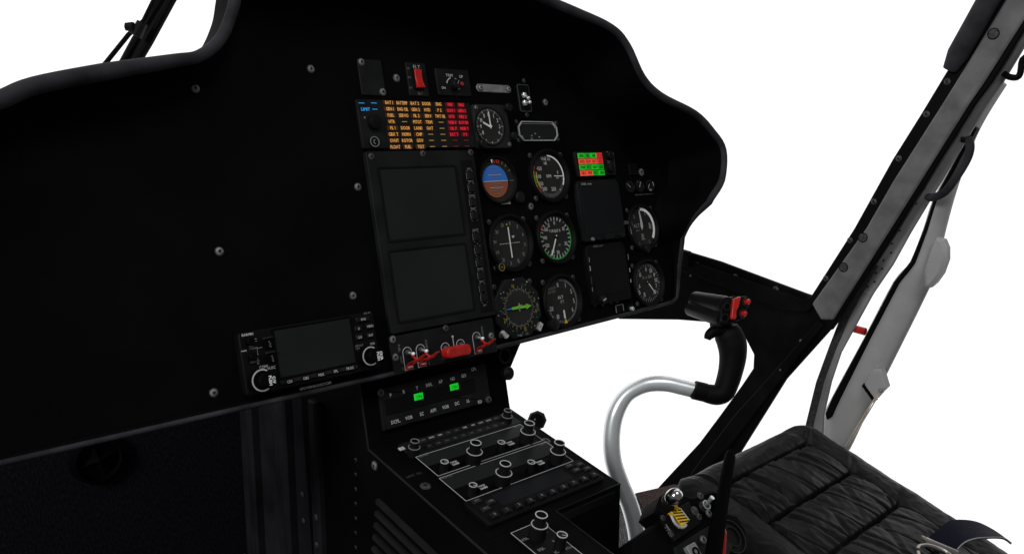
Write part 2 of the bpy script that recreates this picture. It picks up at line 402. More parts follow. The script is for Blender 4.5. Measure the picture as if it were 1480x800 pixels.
# ---- warning annunciator
t, f, hx, hy = unit('warning_annunciator', 'wide warning light panel with eight rows of lit amber and red captions', 'annunciator', ((514, 142), (680, 150), (687, 213), (526, 215)), .005)
Z = .0054
rowy = [f.px(620, 149.5+i*(60/7), .005)[1]+0 for i in range(8)]
rowy = [rowy[0]+(f.px(630, 211, .005)[1]-rowy[0])*i/7-.0008 for i in range(8)]
colx = [(f.px(a, 150, .005)[0]+f.px(b, 209, .005)[0])/2 for a, b in ((562.5, 570), (581.5, 588), (600, 606.5), (618, 622), (635, 640), (652, 656), (668, 672))]
amb = [['BAT 1', 'GEN 1', 'FUEL', 'HTR', 'FIL 1', 'GBX T', 'OVHT', 'FLOAT'], ['BATTEMP', 'ENG OIL', 'SERVO', '-', 'DOOR', 'HORN', 'ROTOR', 'FUEL'], ['BAT 2', 'GEN 2', 'FIL 2', 'PITOT', 'LAND', 'CHIP', 'GOV', 'TEST'],
       ['DOOR', 'HYD', 'SERV', 'TRIM', 'OAT', '-', '-', '-'], ['ENG', 'P 2', 'TWT OIL', '-', '-', '-', '-', '-']]
rd = [['FIRE', 'GOV 1', 'HYD', 'MGB P', 'OIL P', 'BAT T', '-', '-'], ['ENG', 'GEN 2', 'FIRE 2', 'ROTOR', 'MGB T', 'P F', '-', '-']]
ma = MB('amberlit'); mr_ = MB('redlit')
for c in range(7):
    for r in range(8):
        s_ = (amb[c] if c < 5 else rd[c-5])[r]; mb = ma if c < 5 else mr_
        lit = 'amberlit' if c < 5 else 'redlit'; glow = 'amberglow' if c < 5 else 'redglow'
        if s_ == '-': mb.line(colx[c]-.004, rowy[r], colx[c]+.004, rowy[r], .0008, Z+.0002, 'amberdim' if c < 5 else 'redmark'); continue
        pitch = colx[1]-colx[0]; wd = min(pitch*.44, pitch*.085*len(s_)+.0012)
        mb.box(colx[c]-wd, colx[c]+wd, rowy[r]-.0029, rowy[r]+.0029, Z-.0003, Z, glow)
        mb.text(s_, colx[c], rowy[r], .0043, Z+.0002, lit, sx=.8, bold=.0003, fit=wd*2-.0008)
ma.build('amber_captions', t); mr_.build('red_captions', t)
mb = MB('bluelit')
mb.text('LIMIT', *f.px(528, 158, .005), .0042, Z, bold=.0003)
for a, b, c_ in ((518, 149, 8), (536, 149, 8), (538, 158, 7)):
    x, y = f.px(a, b, .005); x2, _ = f.px(a+c_, b, .005); mb.line(x, y, x2, y, .0009, Z)
mb.build('blue_captions', t)
x, y = f.px(540, 177, .006)
mb = MB('unitdark'); mb.lathe([(.0095, 0), (.009, .006), (.007, .007)], x, y, .005, 24); mb.build('dimmer_knob', t)
x, y = f.px(541, 205, .008)
mb = MB('unitdark'); mb.cyl(x, y, .005, .009, .0065, ch=.0005); mb.ring(x, y, .0058, .0068, .009, .0095, 'inkdim'); mb.arc(x+.001, y, .002, .003, 180, 360, .0092, 'inkdim'); mb.build('test_button', t)
mb = MB('inkdim'); mb.cyl(*f.px(527, 170, .005), .005, .0056, .0012, n=10); mb.build('index_dot', t)

# ---- clock
t, f, hx, hy = unit('clock', 'square black cockpit clock with white hands near ten to twelve and corner knobs', 'clock', ((684, 150), (733, 152), (739, 213), (691, 215)), .010, .004, 'smoke')
cx, cy = f.px(708, 183, .010)
mb = MB('dial'); mb.cyl(cx, cy, .010, .0106, .0262, n=48); mb.build('dial', t)
mb = MB('ink'); mb.ticks(cx, cy, .0228, .0248, range(0, 360, 6), .0005, .0107, 'inkdim'); mb.ticks(cx, cy, .0215, .0248, range(0, 360, 30), .0009, .0107)
for i in range(1, 13):
    if i in (5, 6, 7): continue
    mb.text(str(i), cx+.0175*math.sin(R(30*i)), cy+.0175*math.cos(R(30*i)), .0055, .0108, sx=.8, bold=.0003)
mb.build('numerals', t)
mb = MB('needle'); mb.line(cx, cy-.003, cx-.0003, cy+.021, .0022, .0116, w1=.0012, h=.0005); mb.line(cx+.001, cy-.001, cx-.0125, cy+.0055, .0024, .0111, w1=.0028, h=.0004); mb.cyl(cx, cy, .011, .013, .0018, 'needle', 12); mb.build('hands', t)
mb = MB('palesilver'); mb.ring(cx, cy, .0262, .0275, .010, .0112, 'unitdark'); mb.build('dial_ring', t)
for a, b in ((733, 156), (696, 208), (741, 197)):
    mb = MB('knob'); x, y = f.px(a, b, .012); mb.lathe([(.006, 0), (.006, .007), (.0045, .008)], x, y, .010, 20); mb.build('knob', t)
mb = MB('silverplate'); x, y = f.px(739, 154, .018); mb.tube([(x-.004, y, .014), (x+.004, y+.001, .015)], .0014, n=8); mb.build('lever', t)
for sx_, sy_ in ((-1, 1), (1, -1)): mb = MB(); mb.screw(sx_*(hx-.005), sy_*(hy-.005), .010, .0028, 'screw'); mb.build('screw', t)

# ---- small framed display
f, hx, hy = rect(P, (747, 175), (803, 177), (805, 204), (750, 204))
t = thing('compact_display', 'small wide indicator window inside a thin silver eight sided frame', 'display', f)
def octo(hx, hy, c): return [(-hx+c, -hy), (hx-c, -hy), (hx, -hy+c), (hx, hy-c), (hx-c, hy), (-hx+c, hy), (-hx, hy-c), (-hx, -hy+c)]
mb = MB('palesilver'); o8 = octo(hx, hy, .008); i8 = octo(hx-.0013, hy-.0013, .0075)
n = 8; mb.rings([[(x, y, z) for x, y in q] for q, z in ((i8, .0003), (o8, .0003), (o8, .003), (i8, .003), (i8, .0003))], c0=False, c1=False); mb.build('frame', t)
mb = MB('screen'); mb.poly(octo(hx-.0015, hy-.0015, .0075), .0003, .0012); mb.build('window', t)
mb = MB('ink'); mb.line(-hx+.008, hy-.0035, hx-.009, hy-.0035, .0007, .0014, 'inkdim'); mb.arc(hx-.0115, hy-.0115, .008, .009, 0, 80, .0014)
mb.cyl(*f.px(755, 198, .002), .0012, .0017, .0022, 'inkdim', 12)
for a, b in ((769, 196), (769, 200), (774, 193), (780, 198)): x, y = f.px(a, b, .002); mb.box(x-.0014, x+.0014, y-.001, y+.001, .0013, .0016, 'inkdim')
mb.build('symbols', t)
for a, b in ((746, 176), (803, 178), (749, 203), (806, 201)): mb = MB(); mb.screw(*f.px(a, b), .0003, .0026, 'screwdark'); mb.build('screw', t)

# ================================================================== ROUND GAUGES
def gauge(name, label, cat, px, py, Rg=.0415, shape=None, dialr=.0345, h=.008, screws=True, group='round flight instruments'):
    f = P.move(*P.px(px, py, .0045)); t = thing(name, label, cat, f, group)
    mb = MB('unitdark'); n = 48
    if shape == 'oct':
        q = [(Rg*1.03*math.cos(R(22.5+45*i)), Rg*1.03*math.sin(R(22.5+45*i))) for i in range(8)]
        q2 = inset(q, .0015); mb.rings([[(x, y, z) for x, y in a] for a, z in ((q, .0003), (q, h-.001), (q2, h))], 'unit', c1=True)
        mb.build('bezel', t)
    else:
        mb.lathe([(Rg, .0003), (Rg, h-.002), (Rg-.0015, h), (dialr+.003, h), (dialr, h*.45), (dialr, .0012)], 0, 0, 0, n, None, True, False); mb.build('bezel', t)
    zd = (h+.0002) if shape == 'oct' else .0015
    mb = MB('dial'); mb.cyl(0, 0, zd-.0006, zd+.0003, dialr, n=n); mb.build('dial', t)
    if screws:
        for a in (45, 135, 225, 315):
            mb = MB(); mb.screw(Rg*1.12*math.cos(R(a))*.98, Rg*1.12*math.sin(R(a))*.98, .0003, .0034, 'screwdark'); mb.build('screw', t)
    return t, f, zd+.0006
def needle(t, a, r0, r1, w0, w1, z, m='needle', hub=.003):
    mb = MB(m); s_, c = math.sin(R(a)), math.cos(R(a))
    mb.line(s_*r0, c*r0, s_*r1, c*r1, w0, z+.001, m, w1, h=.0006)
    if hub: mb.cyl(0, 0, z, z+.0022, hub, 'black', 20)
    return mb.build('needle', t)
def nums(mb, lst, r, h, z, m='ink', sx=.8):
    for a, s_ in lst: mb.text(s_, r*math.sin(R(a)), r*math.cos(R(a)), h, z, m, sx=sx, bold=.0003)

# attitude indicator
t, f, z = gauge('attitude_indicator', 'round attitude indicator, blue over brown ball', 'gauge', 721, 260, Rg=.034, dialr=.0315, h=.006, screws=False)
bx, by = -.0055, -.0015; rb = .0235
mb = MB('skyblue'); q = [(bx+rb*math.cos(R(a)), by+rb*math.sin(R(a))) for a in range(-2, 183, 5)]; mb.poly(q, z-.0003, z+.0012, 'skyblue'); mb.build('sky_half', t)
mb = MB('earth'); q = [(bx+rb*math.cos(R(a)), by+rb*math.sin(R(a))) for a in range(178, 363, 5)]; mb.poly(q, z-.0003, z+.0010, 'earth'); mb.build('ground_half', t)
mb = MB('ink'); zz = z+.0014; mb.line(bx-rb, by, bx+rb, by, .001, zz)
for i, w_ in ((-3, 6), (-2, 9), (-1, 7), (1, 7), (2, 9), (3, 6), (-4, 4), (4, 4), (1.5, 3), (2.5, 3), (-1.5, 3), (-2.5, 3)): mb.line(bx-w_*.0014, by+i*.0046, bx+w_*.0014, by+i*.0046, .0006, zz, 'inkdim' if w_ < 9 else 'ink')
mb.line(rb-.002, by, .030, by, .0006, zz, 'inkdim')
mb.poly([(-.010, .0295), (-.006, .0305), (-.0075, .0245)], zz, zz+.0003, 'inkwhite')
mb.ticks(0, 0, .0245, .029, (25, 40, 60), .0008, zz, 'yellowdim'); mb.ticks(0, 0, .0245, .0295, (-8, 2, 10), .0018, zz, 'redmark'); mb.build('markings', t)
x, y = f.px(751, 285, .006); mb = MB('knob'); mb.lathe([(.0085, 0), (.0085, .008), (.007, .0095)], x, y, .0003, 24); mb.build('caging_knob', t)
x, y = f.px(731.5, 292.5, .002); mb = MB('inkwhite'); mb.box(x-.0085, x+.0085, y-.0022, y+.0022, .0003, .0015); mb.text('PULL TO CAGE', x, y, .0022, .0017, 'black', sx=.7); mb.build('label_strip', t)

# rotor speed gauge
t, f, z = gauge('rotor_speed_gauge', 'rpm gauge, thin white arc on its right rim and yellow band on its left', 'gauge', 795, 254)
mb = MB('inkwhite'); mb.arc(0, 0, .0300, .0322, 2, 118, z+.0002, n=40); mb.build('white_arc', t)
mb = MB('ink'); mb.ticks(0, 0, .027, .033, range(95, 262, 5), .0005, z, 'inkdim')
mb.arc(0, 0, .031, .034, 240, 285, z, 'yellow'); mb.arc(0, 0, .0255, .0275, 228, 285, z, 'yellow'); mb.arc(0, 0, .0275, .031, 250, 275, z, 'greenmark'); mb.arc(0, 0, .031, .034, 222, 240, z, 'redmark'); mb.arc(0, 0, .031, .034, 285, 300, z, 'redmark')
for s_, a, b, h in (('VNE kt', 788, 229.5, .0055), ('NR', 788, 236, .0045), ('450', 779, 243.5, .006), ('400', 778, 255, .006), ('350', 781.5, 265.5, .006), ('300', 787, 273, .006), ('250', 800, 273, .006), ('RPM', 793, 254.5, .0048), ('0', 805.5, 249, .005), ('IAS', 805.5, 256.5, .0035), ('x', 809.5, 273.5, .004)):
    x, y = f.px(a, b, z); mb.text(s_, x, y, h, z+.0003, sx=.8, bold=.0003)
mb.build('markings', t); needle(t, 92, .010, .029, .0012, .0016, z, hub=0)

# green arc engine gauge
t, f, z = gauge('temperature_gauge', 'gauge with green arc round its lower rim and needle pointing down left', 'gauge', 804.5, 343)
mb = MB('greenmark'); mb.arc(0, 0, .0312, .0335, 60, 238, z+.0002, n=50); mb.arc(0, 0, .0312, .0335, 275, 285, z+.0002); mb.build('green_arc', t)
mb = MB('ink'); mb.ticks(0, 0, .0265, .0315, [a for a in range(-62, 300, 13) if not 36 < a < 50], .0013, z+.0004); mb.ticks(0, 0, .0285, .0315, range(-60, 290, 13), .0008, z+.0003, 'inkdim')
mb.arc(0, 0, .030, .0345, 296, 309, z, 'redmark'); mb.arc(0, 0, .030, .0345, 246, 252, z, 'redmark')
nums(mb, [(3, '0'), (-30, '15'), (-52, '160'), (-86, '140'), (57, '10'), (118, '30'), (178, '50'), (206, '60'), (243, '120')], .0225, .0058, z+.0004)
mb.text('TORQUE %', .000, .0105, .0042, z+.0004, sx=.8, bold=.0002); mb.text('x10', .0055, -.0115, .0042, z+.0004, 'inkdim', sx=.8)
mb.build('markings', t); needle(t, 208, -.004, .030, .0020, .0016, z, hub=.002)

# course deviation indicator
t, f, z = gauge('course_deviation_indicator', 'course indicator with vertical white bar crossing a dotted row', 'gauge', 739, 351, Rg=.0425, dialr=.0355)
mb = MB('inkdim'); mb.ring(0, 0, .0262, .0266, z, z+.0002, 'inkfaint')
mb.ticks(0, 0, .029, .034, range(0, 360, 10), .0006, z, 'inkfaint')
nums(mb, [(8, '0'), (38, '3'), (68, '6'), (98, 'E'), (128, '12'), (158, '15'), (188, 'S'), (218, '21'), (248, '24'), (278, 'W'), (308, '30'), (338, '33')], .029, .0052, z+.0003, 'inkdim')
for i in range(-6, 7):
    mb.cyl(i*.0031-.001, .0, z, z+.0005, .0007, 'ink', 8)
mb.poly([(.004, .0105), (.0105, .0105), (.007, .0065)], z, z+.0004, 'ink'); mb.cyl(-.002, .0275, z, z+.0005, .0012, 'yellow', 8); mb.build('compass_card', t)
mb = MB('needle'); mb.box(-.0018, -.0002, -.021, .0235, z+.001, z+.0016); mb.build('deviation_bar', t)
x, y = f.px(724, 386, .008); mb = MB('unitdark'); mb.cyl(x, y, .0003, .010, .0062, ch=.0006); mb.ring(x, y, .0048, .0056, .010, .0104, 'yellowdim'); mb.text('OBS', x, y, .0032, .0103, 'yellowdim', sx=.7); mb.build('course_knob', t)

# horizontal situation indicator
t, f, z = gauge('horizontal_situation_indicator', 'eight sided compass instrument with a green and yellow horizontal arrow', 'gauge', 747.5, 444.5, Rg=.0445, dialr=.0275, shape='oct')
mb = MB('inkdim'); mb.ring(0, 0, .0275, .0279, z, z+.0002, 'inkfaint'); mb.ticks(0, 0, .0255, .0278, range(0, 360, 6), .0006, z); mb.ticks(0, 0, .024, .0278, range(0, 360, 30), .0008, z)
nums(mb, [(20, '33'), (50, '3'), (80, 'E'), (110, '12'), (140, '15'), (165, 'S'), (200, '21'), (230, '24'), (265, 'W'), (300, '30')], .0325, .0055, z+.0002, 'inkfaint')
mb.ticks(0, 0, .0285, .031, range(5, 360, 15), .0009, z+.0002, 'yellowdim'); mb.ticks(0, 0, .035, .037, range(30, 330, 30), .0012, z+.0002, 'greenmark')
nums(mb, [(-12, 'N'), (75, '0'), (105, '6'), (170, '15'), (245, '24')], .0325, .0058, z+.0003, 'yellowdim')
for a, r_ in ((-5, .041), (32, .041), (-45, .036), (-52, .039), (78, .041), (262, .041), (140, .039), (186, .040)): mb.cyl(r_*math.sin(R(a)), r_*math.cos(R(a)), z, z+.0003, .0011, 'ink' if a in (-5, 32) else 'inkdim', 10)
mb.text('HDG', .036, -.004, .004, z+.0002, 'inkdim', rot=-85); mb.text('NAV   GS', 0, -.0385, .0035, z+.0002, 'inkdim'); mb.line(0, -.005, 0, .0065, .0008, z+.0006, 'ink'); mb.line(-.005, .002, .005, .0035, .0006, z+.0006, 'ink'); mb.build('compass_card', t)
mb = MB('lime'); mb.line(-.0245, .0003, -.013, .0005, .0008, z+.0012, 'skyblue', .003, h=.0006); mb.line(-.015, .0005, -.002, .0005, .0036, z+.0013, 'lime', .004, h=.0006); mb.line(.000, .0004, .0135, 0, .0038, z+.0013, 'lime', .0038, h=.0006)
mb.poly([(.0125, -.004), (.0125, .004), (.0225, 0)], z+.0013, z+.0019, 'lime'); mb.build('course_arrow', t)
for a, b, s_, rot in ((729, 482, 'A', 40), (778.5, 471.5, 'S', 50)):
    x, y = f.px(a, b, .002); mb = MB('inkwhite'); c, q = math.cos(R(rot)), math.sin(R(rot))
    if a < 750: c, q = math.cos(R(-52)), math.sin(R(-52)); rot = -52
    mb.poly([(x+u*c-v*q, y+u*q+v*c) for u, v in ((-.006, -.0035), (.006, -.0035), (.006, .0035), (-.006, .0035))], .0003, .006, 'ink'); mb.text('I-I', x, y, .003, .0063, 'black', rot=rot); mb.build('label_tab', t)
x, y = f.px(735, 478, .006); mb = MB('greenmark'); mb.line(x-.004, y+.003, x+.004, y-.004, .0018, .0062, 'greenlit'); mb.build('green_index', t)

# altimeter
t, f, z = gauge('altimeter', 'altimeter whose short white pointer points straight down to a yellow marker', 'gauge', 813.5, 434.5)
mb = MB('inkdim'); mb.arc(0, 0, .0312, .0318, 20, 150, z+.0001, n=40); mb.ticks(0, 0, .0300, .0338, range(0, 255, 5), .0007, z+.0002); mb.ticks(0, 0, .028, .0338, (105, 180), .001, z+.0002)
nums(mb, [(-10, '0'), (28, '1'), (62, '5'), (96, '5'), (128, '6'), (210, '10'), (250, '20')], .0255, .0068, z+.0003, 'ink', .75)
mb.text('ALT', -.002, .006, .0046, z+.0003, 'ink', bold=.0003); mb.text('FT', .001, -.0012, .0048, z+.0003, 'ink'); mb.text('RADIO', -.017, .0215, .0038, z+.0003, 'inkdim', rot=5); mb.text('METER', -.0185, .016, .0038, z+.0003, 'inkdim', rot=5)
mb.ticks(0, 0, .0295, .0335, range(196, 262, 11), .0013, z+.0003); mb.build('markings', t)
needle(t, 178, .014, .0265, .0022, .0028, z, hub=0)
mb = MB('yellowdim'); mb.poly([(-.001, -.0345), (.006, -.0345), (.0025, -.027)], z+.0006, z+.001, 'yellow'); mb.build('bug', t)
x, y = f.px(803, 468, .01); mb = MB('knob'); mb.lathe([(.009, 0), (.009, .009), (.007, .010)], x, y, .0003, 24); mb.build('setting_knob', t)

# right column gauges
t, f, z = gauge('vertical_speed_gauge', 'gauge with thick white arc on its right rim and tapered needle pointing up', 'gauge', 929.5, 328.5, Rg=.040, dialr=.034)
mb = MB('inkwhite'); mb.arc(0, 0, .0290, .0335, 0, 8, z+.0002, n=10); mb.arc(0, 0, .0288, .0335, 8, 128, z+.0002, n=40); mb.build('white_arc', t)
mb = MB('ink'); mb.arc(0, 0, .030, .0335, 252, 275, z+.0002, 'inkwhite'); mb.arc(0, 0, .0185, .0235, 72, 100, z+.0002, 'inkdim')
nums(mb, [(-42, '5'), (27, '5'), (-72, '1'), (90, '2')], .026, .006, z+.0003, 'inkdim'); mb.text('ALT', -.014, .004, .0062, z+.0003, 'inkdim', bold=.0005); mb.text('x100 ft', -.0125, -.004, .0034, z+.0003, 'inkdim', sx=.7)
mb.text('8', -.002, -.015, .010, z+.0003, 'inkdim', bold=.0006); mb.line(-.006, -.020, .005, -.020, .001, z+.0003, 'inkdim'); mb.text('5', -.012, -.026, .005, z+.0003, 'inkdim'); mb.text('L', .015, -.024, .006, z+.0003, 'inkdim'); mb.build('markings', t)
mb = MB('ink'); mb.poly([(-.002, -.004), (.0015, .002), (.0005, .012), (-.0028, .030), (-.0042, .030), (-.0035, .012), (-.0042, .002)], z+.001, z+.0016, 'ink'); mb.build('needle', t)
mb = MB('knob'); mb.lathe([(.0075, 0), (.007, .009), (.0055, .010)], -.001, -.036, .0005, 20); mb.build('knob', t)
t, f, z = gauge('engine_speed_gauge', 'gauge with a thin white needle pointing down right, lowest in the right column', 'gauge', 937.5, 408, Rg=.0405, dialr=.0335)
mb = MB('ink'); mb.ticks(0, 0, .0275, .0325, range(0, 360, 9), .0007, z+.0002, 'inkdim'); mb.ticks(0, 0, .024, .0325, (0, 28, 62, 95, 130, 180, 215, 255, 320), .001, z+.0002, 'inkdim')
nums(mb, [(0, '0'), (33, '50'), (60, '8'), (85, '50'), (110, '7'), (140, '20'), (213, '15'), (262, '6'), (-48, '10')], .0225, .0068, z+.0003, 'ink', .8)
mb.text('A x 100', 0, .0095, .0055, z+.0003, 'inkdim', bold=.0003); mb.ticks(0, 0, .026, .032, (238, 246), .002, z+.0003, 'ink'); mb.build('markings', t); needle(t, 142, -.002, .026, .0018, .0012, z, hub=.0015)

# ---- caution tile panel
t, f, hx, hy = unit('caution_light_panel', 'small panel of sixteen square green and red lit tiles', 'annunciator', ((830, 219.5), (887, 218), (891, 252.5), (836, 256)), .005)
x0, y1 = f.px(834.8, 220.8, .005); x1, y0 = f.px(871.5, 253.5, .005); y1 -= 0
y1 = (f.px(835, 221, .005)[1]+f.px(870, 220.5, .005)[1])/2; x0 = (f.px(834.8, 221, .005)[0]+f.px(838, 254, .005)[0])/2; x1 = (f.px(870, 221, .005)[0]+f.px(872.5, 252, .005)[0])/2
pat = ['GGGR', 'RRRR', 'GGGG', 'RRGG']; txt = [['ENG', 'OIL', 'AIR', 'RCH'], ['HYD', 'GOV', 'BAT', 'ICE'], ['PWR', 'FLT', 'NAV', 'LDG'], ['DRV', 'PMP', 'FLT', 'GEN']]
cw, ch_ = (x1-x0)/4, (y1-y0)/4
for r in range(4):
    for c in range(4):
        g = pat[r][c] == 'G'; k = (r*3+c*5) % 2
        mb = MB(('greencell' if k else 'greencell2') if g else ('redcell' if (r or c < 3) and c < 3 else 'redcell2'))
        a, b = x0+c*cw, y1-r*ch_; mb.box(a+.0004, a+cw-.0004, b-ch_+.0006, b-.0006, .005, .0065)
        mb.text(txt[r][c], a+cw/2, b-ch_/2, .0048, .0068, 'celltextg' if g else 'celltextr', sx=.75, bold=.0004); mb.build('light_tile', t)
for a, b in ((879, 225), (880, 243)): mb = MB('knob'); mb.lathe([(.006, 0), (.006, .006), (.0045, .007)], *f.px(a, b, .005), .005, 20); mb.build('knob', t)
mb = MB('inkdim'); mb.text('TEST', *f.px(880, 234, .005), .0042, .0053, sx=.7); mb.text('DIM', *f.px(885, 222, .005), .0026, .0053); mb.cyl(*f.px(877.5, 219.8, .005), .005, .0055, .0012, n=8); mb.line(*f.px(887, 222, .005), *f.px(889, 248, .005), .0006, .0052, 'inkfaint'); mb.build('lettering', t)

# ---- two stacked displays
def display(name, label, c, low):
    f, hx, hy = rect(P, *c, z=.008); t = thing(name, label, 'display', f, 'stacked dark square displays')
    c_ = .007; q = [(-hx, -hy+c_*.4), (-hx+c_*.4, -hy), (hx-c_*.4, -hy), (hx, -hy+c_*.4), (hx, hy-c_), (hx-c_, hy), (-hx+c_, hy), (-hx, hy-c_)]
    mb = MB('unit' if not low else 'unitdark'); mb.poly(q, .0003, .009, ch=.001); mb.build('housing', t)
    return t, f, hx, hy
t, f, hx, hy = display('navigation_display', 'dark square display under the coloured tiles, small brand lettering at its top left', ((832, 262), (893, 258), (904, 342), (845, 350)), 0)
mb = MB('lens'); mb.rbox(-hx+.006, hx-.005, -hy+.009, hy-.009, .009, .0095, .001); mb.build('screen', t)
mb = MB('inkdim'); mb.text('SANDEL avionics', *f.px(839.5, 266, .009), .0034, .0097, 'ink', 'l', sx=.7); mb.text('SN', *f.px(900, 322, .002), .006, .0095, 'inkdim'); mb.build('lettering', t)
for i, a in enumerate((856, 865, 876)): mb = MB('knob'); x, y = f.px(a, 345.5-i*1, .009); mb.cyl(x, y, .009, .012, .003, 'knob' if i else 'screw', 14, .0005); mb.build('button', t)
mb = MB('unitdark'); x, y = f.px(893, 342, .009); mb.rbox(x-.006, x+.006, y-.0028, y+.0028, .009, .011, .001); mb.build('rocker', t)
t, f, hx, hy = display('radar_display', 'darker square display below the other, white tick marks down both of its sides', ((846, 355), (901, 348), (913, 431), (857, 441)), 1)
mb = MB('lens'); mb.rbox(-hx+.009, hx-.006, -hy+.012, hy-.008, .009, .0094, .001, 'unitdark'); mb.build('screen', t)
mb = MB('inkdim'); mb.text('SANDEL avionics', *f.px(857, 356, .009), .0032, .0097, 'inkdim', 'l', sx=.7)
for a, b, c, d, k in ((851, 372, 851.5, 379, 1), (852, 384, 853, 391, 2), (854, 400, 855, 410, 0), (855.5, 415, 856, 421, 1), (907, 367, 908, 375, 1), (909.5, 387, 910, 393, 2), (911, 403, 911.5, 408, 2)):
    mb.line(*f.px(a, b, .009), *f.px(c, d, .009), .0013, .0096, ('inkfaint', 'inkdim', 'ink')[k])
mb.build('markings', t)
x, y = f.px(869, 433, .010); mb = MB('knob'); mb.lathe([(.006, 0), (.006, .006), (.0045, .007)], x, y, .009, 20); mb.line(x-.002, y-.001, x+.005, y+.001, .002, .0162, 'ink'); mb.build('knob', t)
for a, b in ((864, 440), (875, 439.5), (887, 437), (896, 435)): mb = MB('screw'); x, y = f.px(a, b, .009); mb.cyl(x, y, .0003, .004, .0028, 'screwdark', 12, .0005); mb.build('button', t)
f, hx, hy = rect(P, (889, 441), (900, 439), (902, 456), (891, 458))
t = thing('light_guard_frame', 'tiny grey outlined square hatch at the lower edge below the radar display', 'hatch', f)
mb = MB('inkfaint'); q = rrect(-hx, hx, -hy, hy, .001); q2 = rrect(-hx+.0008, hx-.0008, -hy+.0008, hy-.0008, .001); mb.rings([[(x, y, z) for x, y in a] for a, z in ((q2, .0003), (q, .0003), (q, .0015), (q2, .0015), (q2, .0003))], 'inkdim', c0=False, c1=False); mb.build('outline', t)
mb = MB('unitdark'); mb.rbox(-hx+.001, hx-.001, -hy+.001, hy-.001, .0003, .001, .001); mb.build('cover', t)
f = P.movepx(909.5, 446); t = thing('warning_button', 'round black push button with a bright silver centre at the lower right corner', 'button', f)
mb = MB('unitdark'); mb.lathe([(.008, .0003), (.008, .004), (.0065, .0045), (.006, .002)], n=24); mb.build('collar', t)
mb = MB('silverplate'); mb.lathe([(.0035, .002), (.0035, .007), (.002, .009)], .001, 0, 0, 16, 'toggle'); mb.build('cap', t)

# ---- three mini gauges
for i, (a, b) in enumerate(((909.3, 270), (923.3, 269), (938, 268))):
    f = P.movepx(a, b); t = thing('mini_gauge', ('tiny round gauge, needle pointing up left, leftmost of the three in a row', 'tiny round gauge, needle pointing up right, middle one of the three in a row', 'tiny round gauge with two white rim marks, rightmost of three')[i], 'gauge', f, 'tiny gauges in a row')
    mb = MB('unitdark'); mb.lathe([(.0115, .0003), (.0115, .003), (.0105, .0038), (.0098, .002)], n=28); mb.build('bezel', t)
    mb = MB('dial'); mb.cyl(0, 0, .001, .0022, .0098, 'unit', 28); mb.build('dial', t)
    mb = MB('ink')
    if i == 0: mb.line(.0005, -.001, -.0085, .006, .0008, .0024)
    if i == 1: mb.line(-.0015, -.002, .003, .0065, .0008, .0024); mb.text('o', -.004, .0085, .003, .0026)
    if i == 2: mb.arc(0, 0, .0085, .0098, 55, 95, .0024); mb.line(-.006, -.005, -.0015, .002, .0008, .0024); mb.arc(0, 0, .0065, .0098, 160, 215, .0024, 'inkdim')
    mb.build('needle', t)
    mb = MB('inkdim'); mb.ticks(0, 0, .007, .0095, range(-120+i*40, 121, 30), .0005, .0024, 'inkfaint'); mb.build('markings', t)
f, hx, hy = rect(P, (918, 280.5), (944, 279), (944, 281.5), (918, 283)); 
mb = MB('screwdark'); mb.rbox(-hx, hx, -.0013, .0013, .0003, .0014, .001); t = mb.build('label_strip', frame=f); tag(t, 'thin grey label strip under the row of tiny gauges', 'label')
f, hx, hy = rect(P, (907.5, 237), (919, 236.5), (921, 253), (909, 254)); t = thing('speaker_grille', 'tiny dark ridged grille plate above the tiny gauges', 'grille', f)
mb = MB('unitdark'); mb.rbox(-hx, hx, -hy, hy, .0003, .002, .0008); mb.build('plate', t)
mb = MB('unit')
for i in range(7): y = -hy+.002+i*(2*hy-.004)/6; mb.box(-hx+.001, hx-.001, y-.0006, y+.0006, .002, .003)
mb.build('ridges', t)
f = P.movepx(926.5, 249); t = tag((lambda mb: (mb.screw(0, 0, .0003, .0058, 'screw'), mb.build('plug', frame=f))[1])(MB()), 'round grey plug right of the tiny grille plate', 'plug')

# ================================================================== ENGINE DISPLAY (two screens) + switch panel
f, hx, hy = rect(P, (532, 222), (687, 214), (713, 453), (563, 486), z=.007)
t = thing('twin_screen_display', 'tall dark unit of two stacked blank screens with a column of small buttons', 'display', f)
mb = MB('unit'); mb.rbox(-hx, hx, -hy, hy, .0003, .008, .003); mb.build('housing', t)
for c in (((550, 245), (658, 242), (668, 337), (562, 346)), ((564, 365), (671, 354), (684, 446), (577, 463))):
    g, sx_, sy_ = rect(f, *c, z=.008); o = f.loc(g.o)
    mb = MB('unitdark'); q = rrect(o.x-sx_-.003, o.x+sx_+.003, o.y-sy_-.003, o.y+sy_+.003, .002); q2 = rrect(o.x-sx_, o.x+sx_, o.y-sy_, o.y+sy_, .001)
    mb.rings([[(x, y, z_) for x, y in a] for a, z_ in ((q, .008), (q, .0092), (q2, .0086), (q2, .008))], c0=False, c1=False); fr_ = mb.build('screen_frame', t)
    mb = MB('screen'); mb.poly(q2, .0080, .0084); mb.build('screen', fr_)
g, sx_, sy_ = rect(f, (664, 232), (687, 231), (714, 449), (691, 453), z=.008); o = f.loc(g.o)
mb = MB('unitdark'); mb.rbox(o.x-sx_+.002, o.x+sx_-.003, o.y-sy_, o.y+sy_, .008, .0086, .001); mb.build('button_strip', t)
B = [(679, 254, 'OFF 1'), (681.5, 272, 'OFF 2'), (683.3, 292.5, 'SCROLL'), (685.2, 311.5, 'RESET'), (688.3, 342, 'SELECT'), (691, 362, '+'), (693, 380, '-'), (695.3, 398, 'ENTER'), (697.5, 416.5, 'BRT+'), (699.5, 430, '')]
ml = MB('inkdim')
